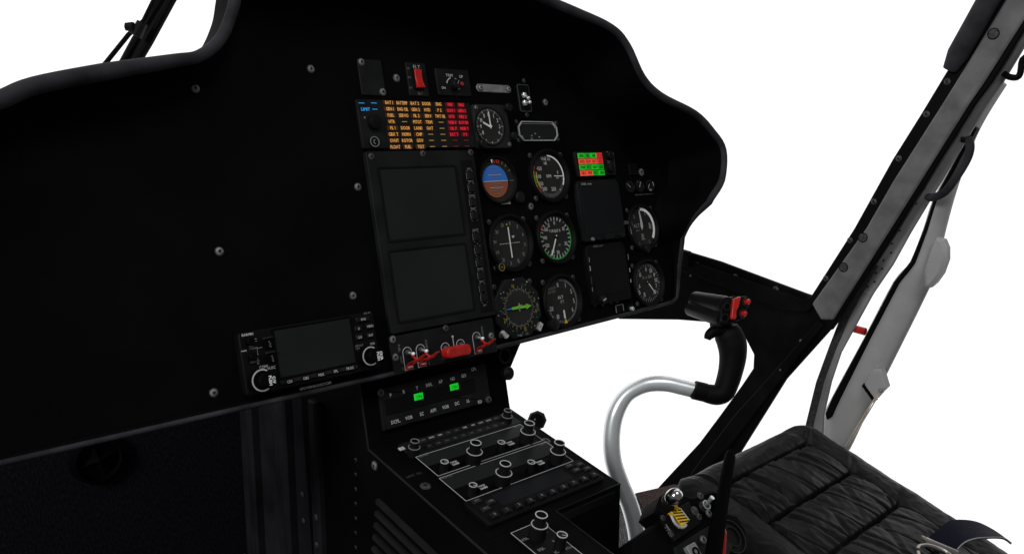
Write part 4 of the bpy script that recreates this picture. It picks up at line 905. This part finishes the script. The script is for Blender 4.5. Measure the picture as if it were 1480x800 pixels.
t = thing('door_frame', 'thin grey riveted door frame curving down beside the wide pillar', 'door frame', SR)
RL = [(1500, 14), (1480, 43), (1435, 116), (1411, 148), (1352, 241), (1294, 334), (1263, 381), (1240, 420), (1219, 446), (1198, 500), (1179, 552), (1164, 613), (1160, 660)]
slab('rail', t, RL+[(1186, 660), (1189, 600), (1200, 552), (1214, 510), (1226, 488), (1240, 462), (1261, 424), (1289, 383), (1315, 336), (1375, 236), (1427, 150), (1448, 120), (1480, 67), (1500, 35)], -.063, -.052, 'doorgrey', .003)
slab('rail_shade_band', t, [(1263, 381), (1240, 420), (1219, 446), (1198, 500), (1179, 552), (1164, 613), (1160, 660), (1171, 660), (1175, 613), (1190, 552), (1208, 503), (1229, 455), (1251, 415), (1269, 384)], -.0515, -.048, 'screwdark', .001)  # dark strip put on as the rail's shaded left, beside its highlight
for a, b in ((1289, 352), (1300, 333), (1311, 310), (1277, 376), (1266, 394), (1288, 365), (1275, 388), (1264, 407), (1324, 294), (1336, 272), (1254, 414)):
    mb = MB('black'); mb.cyl(*SR.px(a, b, -.0515), -.052, -.0512, .0019, 'black', 10); mb.build('rivet', t)
mb = MB('ink'); mb.line(*SR.px(1247, 420, -.0515), *SR.px(1259, 424, -.0515), .0014, -.0515, 'ink'); mb.build('joint_seam', t)

t = thing('sliding_door_post', 'bright grey door post with black seal along its inner edge and a bulged boss', 'door post', SR)
PL = [(1446, 118), (1427, 152), (1407, 182), (1377, 236), (1348, 289), (1334, 331), (1315, 378), (1291, 407), (1249, 487), (1202, 574), (1192, 597)]
def bar(name, parent, left, right, z0, bulge, back, m, skew=.5):
    mb = MB(m); n = len(left); l, _ = smooth([Vector((a, b, 0)) for a, b in left], [0]*n, 4); r, _ = smooth([Vector((a, b, 0)) for a, b in right], [0]*n, 4); rg = []
    for a, b in zip(l, r):
        A_ = Vector(SR.px(a.x, a.y, z0)); B2_ = Vector(SR.px(b.x, b.y, z0)); q = []
        for k in range(13):
            t_ = k/12; p = A_.lerp(B2_, t_); q.append((p.x, p.y, z0+bulge*math.sin(PI*t_)**.7))
        for k in (1, 0): p = A_.lerp(B2_, .92*k+.04); q.append((p.x, p.y, z0-back))
        rg.append(q)
    mb.rings(rg, m); return mb.build(name, parent, sharp=50)
bar('post', t, PL+[(1186, 640), (1182, 652)], [(1450, 122), (1421, 168), (1404, 202), (1388, 245), (1374, 290), (1361, 340), (1350, 392), (1332, 434), (1296, 507), (1262, 575), (1248, 603), (1232, 636), (1224, 652)], -.100, .020, .02, 'doorlight')
slab('seal', t, PL[2:]+[(1194, 607), (1202, 602), (1212, 580), (1256, 491), (1299, 409), (1322, 381), (1340, 336), (1354, 291), (1382, 240), (1411, 186)], -.100, -.079, 'seal', .003)
mb = MB('doorlight'); x, y = SR.px(1349, 381, -.07); c = [SR.px(a, b, -.07) for a, b in ((1337, 414), (1336, 392), (1345, 362), (1354, 343), (1364, 346), (1369, 358), (1369, 375), (1362, 395), (1352, 409), (1344, 416))]
mb.poly(c, -.085, -.065, ch=.006); mb.build('boss', t)
mb = MB('doorlight'); mb.poly(SP([(1249, 556), (1261, 534), (1272, 533), (1280, 560), (1273, 567), (1264, 577)], -.065), -.086, -.066, ch=.002); mb.poly(SP([(1246, 557), (1249, 553), (1268, 577), (1263, 581)], -.082), -.086, -.08, 'seal'); mb.build('latch_plate_and_shade', t)  # plate, plus a black strip painted in as its shadow side
mb = MB('redmark'); a = SR.loc(at(1230, 472, 1.80)); 
t = thing('door_release_knob', 'small red cylindrical knob poking into the gap between door frame and post', 'knob', SR)
zz = -.078
mb = MB('red'); mb.tube([(*SR.px(1232, 474, zz), zz), (*SR.px(1251, 479, zz), zz)], .0078, n=18); mb.build('knob', t, bevel=.001)
t = thing('pull_cord', 'cream twin cord running from the latch plate down behind the seat', 'cord', SR)
zz = -.066
mb = MB('wire')
for k in (0, 3.5): mb.tube([(*SR.px(1271+k*.5, 566, zz), zz), (*SR.px(1256+k, 588, zz), zz), (*SR.px(1222+k, 644, zz), zz)], .0013, n=8, sm=4)
mb.build('cord', t)
mb = MB('silverplate'); mb.ball((*SR.px(1273, 564, zz), zz), .005, n=12); mb.build('eyelet', t)
t = thing('grab_handle', 'black curved tubular grab handle on the pillar', 'handle', SR)
zz = -.045
mb = MB('lip'); mb.tube([(*SR.px(a, b, zz), zz-(.0 if 0 < i < 6 else .012)) for i, (a, b) in enumerate(((1338, 285), (1350, 285), (1366, 277), (1382, 256), (1397, 231), (1402, 214), (1396, 202), (1386, 202)))], .0072, n=14, sm=5, m='lip'); mb.build('tube', t)
t = thing('coat_hook', 'small black bent hook at the right edge of the picture', 'hook', SR)
zz = -.05
mb = MB('seal'); mb.tube([(*SR.px(a, b, zz), zz) for a, b in ((1450, 106), (1458, 111), (1470, 112), (1475, 104), (1478, 86), (1490, 80))], .0052, n=12, sm=3); mb.build('hook', t)

# ================================================================== SEAT
TS = R(20.)
yw = R(1.)
sx_ = Vector((math.cos(yw), math.sin(yw), 0)); sy_ = Vector((-math.sin(yw)*math.cos(TS), math.cos(yw)*math.cos(TS), math.sin(TS)))
ST = Fr(at(1167, 640, 1.38), sx_, sy_, sx_.cross(sy_))
pr = lambda n_, p: print(n_, p, [round(v, 3) for v in ST.px(*p)])
for n_, p in (('rseam2', (1230, 683)), ('rseam3', (1300, 730)), ('lseam1', (1060, 693)), ('lseam2', (1112, 756)), ('lseam3', (1164, 800)), ('front', (1160, 618)), ('fl', (1060, 660)), ('fl2', (975, 700)), ('rb1', (1218, 633)), ('rb2', (1401, 750)), ('rb3', (1480, 790))): pr(n_, p)
print('seat right X', ST.W(*ST.px(1218, 633)), ST.W(*ST.px(1480, 790)))
def seat():
    t = thing('pilot_seat', 'black leather seat cushion with pleated centre panels and padded borders', 'seat', ST)
    uL, uR = ST.px(1054, 714)[0]*.5+ST.px(1112, 756)[0]*.5, 0.0
    v1 = (ST.px(1230, 683)[1]+ST.px(1112, 756)[1])/2; step = v1
    eR = ST.px(1300, 683)[0]; eR = (ST.px(1218, 633)[0]+ST.px(1401, 750)[0])/2-.004; eF = ST.px(1120, 635)[1]+.020
    eL = uL-eR*1.0; eB = step*6.2
    nU, nV = 210, 300
    import mathutils
    nz = mathutils.noise
    def groove(d, w_, dep): return -dep*math.exp(-(d/w_)**2)
    def H(u, v):
        h = 0
        # edge roll-off (superellipse border)
        e = min(eR-u, u-eL, eF-v, v-eB)
        rr = .045
        # rounded corners
        cx_ = max(0, rr-(eR-u), rr-(u-eL)); cy_ = max(0, rr-(eF-v)); q = math.hypot(cx_, cy_)
        if q > 0: h -= rr*.62*(1-math.sqrt(max(0, 1-min(1, q/rr)**2)))
        inside = uL < u < uR and v < 0
        if inside:
            k = math.floor(v/step); d = (v/step-k)*abs(step); fr_ = v/step-k
            h += .0065*math.sin(PI*min(1, max(0, fr_)))**.6
            uu = (u-uL)/(uR-uL); h += .004*math.sin(PI*uu)**.5
            # pleats running along v, fanning from the seams
            wv = nz.noise(Vector((u*26+v*9, v*3.2, k*7)))+.5*nz.noise(Vector((u*70+v*18, v*6, k*3)))
            h += wv*.0019*(.35+1.1*abs(math.cos(PI*fr_)))
            for q_, (fa, fb, fc) in enumerate(((21, 8, 3), (13, -6, 2.4))):
                cz = abs(nz.noise(Vector((u*fa+v*fb, v*fc, 11*q_+k*5)))); h -= .0036*max(0, 1-cz/.07)*(.4+.6*abs(math.cos(PI*fr_)))
            h -= .0045*max(0, nz.noise(Vector((u*38+v*14, v*5, 5+k*5)))-.18)*2
        else:
            h += .0055*math.sin(PI*min(1, max(0, (min(eR-u, abs(u-uR)+.0)/eR if u > uR else min(u-eL, uL-u)/eR if u < uL else min(eF-v, v)/max(.02, eF)))))**.7
            h += .0024*nz.noise(Vector((u*22, v*22, 2)))
        h += .0008*nz.noise(Vector((u*110, v*110, 9)))
        sw = .0021
        if v < .004: h += groove(u-uR, sw, .009)+groove(u-uL, sw, .009)
        if uL-.004 < u < uR+.004: 
            for k in range(0, 7): h += groove(v-k*step, sw, .009)
        # crease tufts in the border beside each seam end
        for k in range(0, 6):
            du, dv = u-uR-.012, v-k*step-.006
            if 0 < du+.012 < .05: h += groove(dv-.5*du, .005, .004*max(0, 1-du/.04))
        return h
    mb = MB('leather'); vs = []; 
    us = [eL+(eR-eL)*i/nU for i in range(nU+1)]; vv = [eB+(eF-eB)*j/nV for j in range(nV+1)]
    def corner(u, v):      # pull the grid corners in to round the outline
        rr = .075; cx_ = max(0, rr-(eR-u)); cl = max(0, rr-(u-eL)); cy_ = max(0, rr-(eF-v))
        for c_, sg in ((cx_, 1), (cl, -1)):
            if c_ > 0 and cy_ > 0:
                a, b = c_/rr, cy_/rr; k = max(a, b)/math.hypot(a, b)
                u -= sg*(c_-c_*k); v -= (cy_-cy_*k)
        return u, v
    for j in range(nV+1):
        for i in range(nU+1):
            u, v = corner(us[i], vv[j]); vs.append((u, v, H(u, v)))
    fs = [(j*(nU+1)+i, j*(nU+1)+i+1, (j+1)*(nU+1)+i+1, (j+1)*(nU+1)+i) for j in range(nV) for i in range(nU)]
    # skirt
    per = [i for i in range(nU+1)]+[(j)*(nU+1)+nU for j in range(1, nV+1)]+[nV*(nU+1)+i for i in range(nU-1, -1, -1)]+[j*(nU+1) for j in range(nV-1, 0, -1)]
    b = len(vs)
    for k, i in enumerate(per): x, y, z_ = vs[i]; vs.append((x*1.0, y, z_-.05))
    for k, i in enumerate(per): x, y, z_ = vs[i]; vs.append((x, y, -.12))
    n = len(per)
    for k in range(n): k2 = (k+1) % n; fs.append((per[k2], per[k], b+k, b+k2)); fs.append((b+k2, b+k, b+n+k, b+n+k2))
    mb.add(vs, fs); mb.build('cushion', t, sharp=80)
    mb = MB('beam'); mb.box(eL+.02, eR-.02, eB+.02, eF-.03, -.17, -.121); mb.build('pan', t, bevel=.004)
    return t, eR, H
st, eR, SH = seat()

# lap strap over the cushion's right border
f = ST.movepx(1400, 775, .012); t = thing('lap_strap', 'navy lap strap with grey edge and metal buckle lying over the seat border', 'strap', f)
def strap():
    rows = []; N = 14
    A0, A1 = [(1338, 779), (1356, 764), (1372, 752), (1392, 750), (1412, 753), (1430, 761), (1446, 771), (1460, 782)], [(1381, 796), (1388, 788), (1398, 781), (1412, 777), (1426, 776), (1440, 775.5), (1452, 777), (1462, 784)]
    Z_ = [.020, .030, .038, .042, .042, .036, .024, .006]
    a = [Vector((*f.px(x, y, z_), z_)) for (x, y), z_ in zip(A0, Z_)]; b = [Vector((*f.px(x, y, z_), z_)) for (x, y), z_ in zip(A1, [z-.004 for z in Z_])]
    a, _ = smooth(a, Z_, 4); b, _ = smooth(b, Z_, 4)
    mb = MB('navy'); rg = [[p, q, q+Vector((0, 0, -.003)), p+Vector((0, 0, -.003))] for p, q in zip(a, b)]; mb.rings(rg); mb.build('webbing', t)
    mb = MB('strapedge'); mb.tube(b, .0009, n=6); mb.build('edge_stitching', t)
    z0_ = .022; p, q = Vector((*f.px(1336, 781, z0_), z0_)), Vector((*f.px(1382, 800, z0_-.004), z0_-.004))
    mb = MB('buckle'); mb.tube([p, q], .0062, n=12); mb.tube([p+Vector((.0, .006, .002)), q+Vector((.0, .006, .002))], .003, n=10); k = mb.build('buckle_bar', t)
    c = [(1327, 793), (1328, 789), (1338, 787), (1352, 790), (1368, 797), (1376, 806), (1374, 818), (1350, 818), (1332, 808), (1327, 797)]
    mb = MB('buckle'); pp = [Vector((*f.px(x, y, .024), .024)) for x, y in c]; mb.tube(pp, .0026, n=10, sm=4); mb.build('ring', k)
strap()

# ================================================================== CYCLIC STICK
DS = 1.34
f = W0.move(*at(921, 815, DS)); t = thing('cyclic_stick', 'curved silver control stick with black pistol grip and red buttons', 'control stick', f)
pp = [(926, 850), (924, 815), (920, 770), (911, 732), (897, 698), (886, 664), (884, 628), (890, 596), (906, 570), (932, 556), (960, 554), (985, 559), (1005, 564)]
mb = MB('tube'); mb.tube([f.L(a, b, DS) for a, b in pp], [.0142]*4+[.014]*4+[.0125]*5, n=24, sm=6); mb.build('tube', t, sharp=60)
mb = MB('rubber'); DG = DS-.005
mb.tube([f.L(a, b, DG) for a, b in ((1001, 562), (1003, 563), (1020, 567), (1022, 567))], [.0125, .0152, .0152, .0140], n=20); mb.build('collar', t)
gp = [(1018, 567, .0145), (1034, 570, .0165), (1045, 566, .0175), (1051, 553, .0185), (1056, 535, .0195), (1059, 515, .0215), (1058, 497, .0235), (1052, 482, .0225), (1047, 472, .018), (1047, 462, .011)]
mb = MB('rubber'); mb.tube([f.L(a, b, DG) for a, b, r_ in gp], [r_ for _, _, r_ in gp], n=24, sm=5); gr = mb.build('grip', t, sharp=60)
mb = MB('rubber'); mb.tube([f.L(1045, 476, DG-.01), f.L(1033, 478, DG-.012), f.L(1025, 484, DG-.012), f.L(1022, 490, DG-.012)], [.010, .0095, .008, .005], n=14, sm=3); mb.tube([f.L(1028, 470, DG-.01), f.L(1040, 470, DG-.01)], .010, n=12); mb.build('trigger', gr)
# switch head: two barrels side by side, faces turned to the right
mb = MB('smoke')
mb.tube([f.L(1003, 433, DG+.06), f.L(1006, 433.5, DG+.055), f.L(1046, 442, DG-.03), f.L(1050, 443, DG-.035)], [.010, .0145, .0165, .0155], n=24, m='knob')
mb.tube([f.L(995, 445, DG+.05), f.L(998, 446, DG+.045), f.L(1040, 459, DG-.03), f.L(1044, 460, DG-.035)], [.007, .0115, .0135, .0125], n=24, m='knob')
mb.build('barrel', t)
hd = Fr(at(1061, 452, DG-.035), c2w(Vector((.93, -.12, .35))), c2w(Vector((-.02, -.97, .1))), c2w(Vector((.93, -.12, .35))).cross(c2w(Vector((-.02, -.97, .1)))))
def HP(l, z=0): return [f.loc(hd.W(*hd.px(a, b, z), z)) for a, b in l]
def hpoly(name, pts, z0, z1, m, par, bevel=.001):
    mb = MB(m); a = HP(pts, z1); nrm = (f.loc(hd.o+hd.ez)-f.loc(hd.o)); bck = [p-nrm*(z1-z0) for p in a]; mb.rings([bck, a]); return mb.build(name, par, bevel=bevel)
head = hpoly('switch_head', [(1040, 440), (1044, 432), (1060, 428), (1070, 430), (1078, 430), (1084, 437), (1084, 446), (1079, 452), (1074, 463), (1060, 466), (1048, 469), (1041, 466)], -.03, 0, 'rubber', t, .003)
hpoly('red_strip', [(1058, 431), (1069, 429), (1068, 440), (1065, 449), (1065.5, 459), (1062, 461), (1058, 459), (1058, 447)], .0005, .007, 'red', head, .0015)
for a, b, r_ in ((1048.5, 441, .0065), (1047, 457, .0070)):
    o_ = Fr(hd.W(*hd.px(a, b, .001), .001), hd.ex, hd.ey, hd.ez); mb = MB('smoke'); mb.ring(0, 0, r_-.0014, r_, 0, .002, 'smoke', 24); mb.cyl(0, 0, 0, .001, r_-.0014, 'black', 20)
    mb.v = [tuple(f.loc(o_.W(*v))) for v in mb.v]; mb.build('hat_ring', head)
for a, b in ((1077, 439), (1073.5, 455)):
    o_ = Fr(hd.W(*hd.px(a, b, .001), .001), hd.ex, hd.ey, hd.ez); mb = MB('smoke'); mb.ring(0, 0, .0062, .0075, 0, .003, 'smoke', 24); mb.v = [tuple(f.loc(o_.W(*v))) for v in mb.v]; k = mb.build('button_ring', head)
    mb = MB('red'); mb.lathe([(.0045, 0), (.0045, .006), (.0032, .0085), (.001, .0095)], n=18); mb.v = [tuple(f.loc(o_.W(*v))) for v in mb.v]; mb.build('red_button', head)

# ================================================================== COLLECTIVE HEAD, POST, CARPET
TE = R(48); fe = Fr(at(1000, 755, 1.02), (1, 0, 0), (0, math.cos(TE), math.sin(TE)), (0, -math.sin(TE), math.cos(TE)))
t = thing('collective_control_head', 'black control box with chrome knob, yellow and black striped tab and small toggles', 'control box', fe)
q = [fe.px(a, b) for a, b in ((958, 748), (948, 738), (956, 716), (972, 706), (1000, 716), (1030, 706), (1042, 712), (1046, 738), (1066, 742), (1080, 765), (1084, 830), (960, 830), (915, 812), (916, 778))]
mb = MB('panel'); mb.poly(q, -.035, 0, ch=.004); mb.build('body', t)
q = [fe.px(a, b, .004) for a, b in ((954, 749), (995, 724), (1014, 755), (975, 782))]; mb = MB('unitdark'); mb.poly(q, 0, .005, ch=.001); pl = mb.build('switch_plate', t)
q = [fe.px(a, b, .004) for a, b in ((975, 790), (1035, 752), (1060, 790), (1040, 830), (985, 830))]; mb = MB('unit'); mb.poly(q, 0, .004, ch=.001); mb.build('lower_plate', t)
A, B_, C_, D2 = [Vector((*fe.px(a, b, .012), 0)) for a, b in ((971, 738), (982, 732), (997, 752), (986, 760))]
mb = MB('yellow'); mb.poly([(p.x, p.y) for p in (A, B_, C_, D2)], .003, .012, 'yellow', ch=.0006)
for i in range(5):
    a0 = (i+.55)/5.2; p = A.lerp(D2, max(0, a0-.16)); q = B_.lerp(C_, min(1, a0+.10)); mb.line(p.x, p.y, q.x, q.y, .0014, .0122, 'black')
mb.build('striped_tab', t)
mb = MB('palesilver'); mb.tube([Vector((*fe.px(a, b, .012), .012)) for a, b in ((970, 744), (976, 756), (986, 762), (992, 758))], .0016, n=8, sm=3); mb.tube([Vector((*fe.px(a, b, .012), .012)) for a, b in ((983, 734), (996, 751))], .001, n=8); mb.build('wire_guard', t)
p0 = Vector((*fe.px(978, 735, .01), .01)); mb = MB('chrome'); mb.tube([p0, fe.L(975, 722, .965)], [.003, .0035], n=12); c = fe.L(974, 717, .955); mb.ball(c, .0095, n=24, sz=1.25); mb.build('chrome_knob', t)
mb = MB('smoke'); c = fe.L(965, 722, .975); mb.ball(c, .007, n=16); mb.build('side_boss', t)
for i, (a, b) in enumerate(((1021, 729), (1005, 737))):
    x, y = fe.px(a, b, .006); mb = MB('screwdark'); mb.lathe([(.007 if i == 0 else .006, 0), (.006, .005), (.004, .006)], x, y, .0, 20)
    if i == 0: mb.tube([(x, y, .004), (x+.001, y+.004, .020)], [.0018, .003], m='toggle', n=12); mb.ring(x, y, .0045, .0062, .006, .007, 'palesilver')
    mb.build('toggle', t)
for a, b, r_ in ((1012, 716, .004), (1024, 741, .0045), (1010, 746, .0035), (958, 748, .003), (970, 770, .003), (1016, 779, .0045)): mb = MB(); mb.screw(*fe.px(a, b, .005), .005, r_, 'screw' if r_ > .004 else 'screwdark'); mb.build('screw', t)
mb = MB('inkfaint'); mb.line(*fe.px(962, 757, .005), *fe.px(973, 774, .005), .0015, .0053, 'inkdim'); mb.text('STOP', *fe.px(966, 768, .005), .004, .0053, 'inkdim', rot=-90); mb.build('lettering', t)
x, y = fe.px(1004, 797, .01); mb = MB('silverplate'); mb.rbox(x-.008, x+.010, y-.008, y+.010, .004, .010, .002, 'silverplate'); mb.ring(x+.002, y, .003, .0055, .0101, .011, 'black'); mb.build('key_plate', t)
x, y = fe.px(1056, 776, .0); mb = MB('unitdark'); mb.ring(x, y, .020, .0215, 0, .004, 'smoke'); mb.ring(x, y, .012, .013, 0, .004, 'smoke'); mb.cyl(x, y, -.01, .002, .020, 'unitdark', 32); mb.build('dial_ring', t)
a = fe.L(1043, 762, .985); b = fe.L(1040, 815, .985); mb = MB('red'); mb.tube([a, a.lerp(b, .1), b], [.004, .0062, .0068], n=12); mb.ball(a, .004, 'toggle', 12); mb.build('red_lever', t)

f = W0.move(*at(1040, 815, .93)); mb = MB('beltblack'); mb.tube([f.L(1055, 652, 1.20), f.L(1055, 660, 1.18), f.L(1052, 676, 1.14), f.L(1044, 720, 1.06), f.L(1034, 780, .96), f.L(1028, 830, .90)], [.004, .0078, .0078, .0086, .0095, .0098], n=16, sm=3)
o = mb.build('belt_post', frame=f); tag(o, 'thin black upright bar crossing in front of the seat and control box', 'post')
# footwell carpet by the stick
zc = (at(950, 760, 1.5)).z
FL = Fr((0, 0, zc), (1, 0, 0), (0, 1, 0), (0, 0, 1))
q = [FL.px(a, b) for a, b in ((880, 735), (925, 716), (948, 745), (1010, 740), (1010, 860), (860, 860))]
mb = MB('woven'); mb.poly(q, -.012, 0); o = mb.build('floor', frame=FL); o['kind'] = 'structure'
q = [FL.px(a, b, .0) for a, b in ((922, 710), (940, 706), (975, 699), (1010, 710), (1000, 770), (946, 746))]
mb = MB('brownfabric'); mb.poly([FL.px(a, b, .004) for a, b in ((918, 712), (975, 699), (1010, 705), (1010, 752), (945, 748), (932, 738))], .0005, .004); o = mb.build('floor_mat', frame=FL); tag(o, 'small brown carpet mat on the floor behind the silver stick', 'mat')
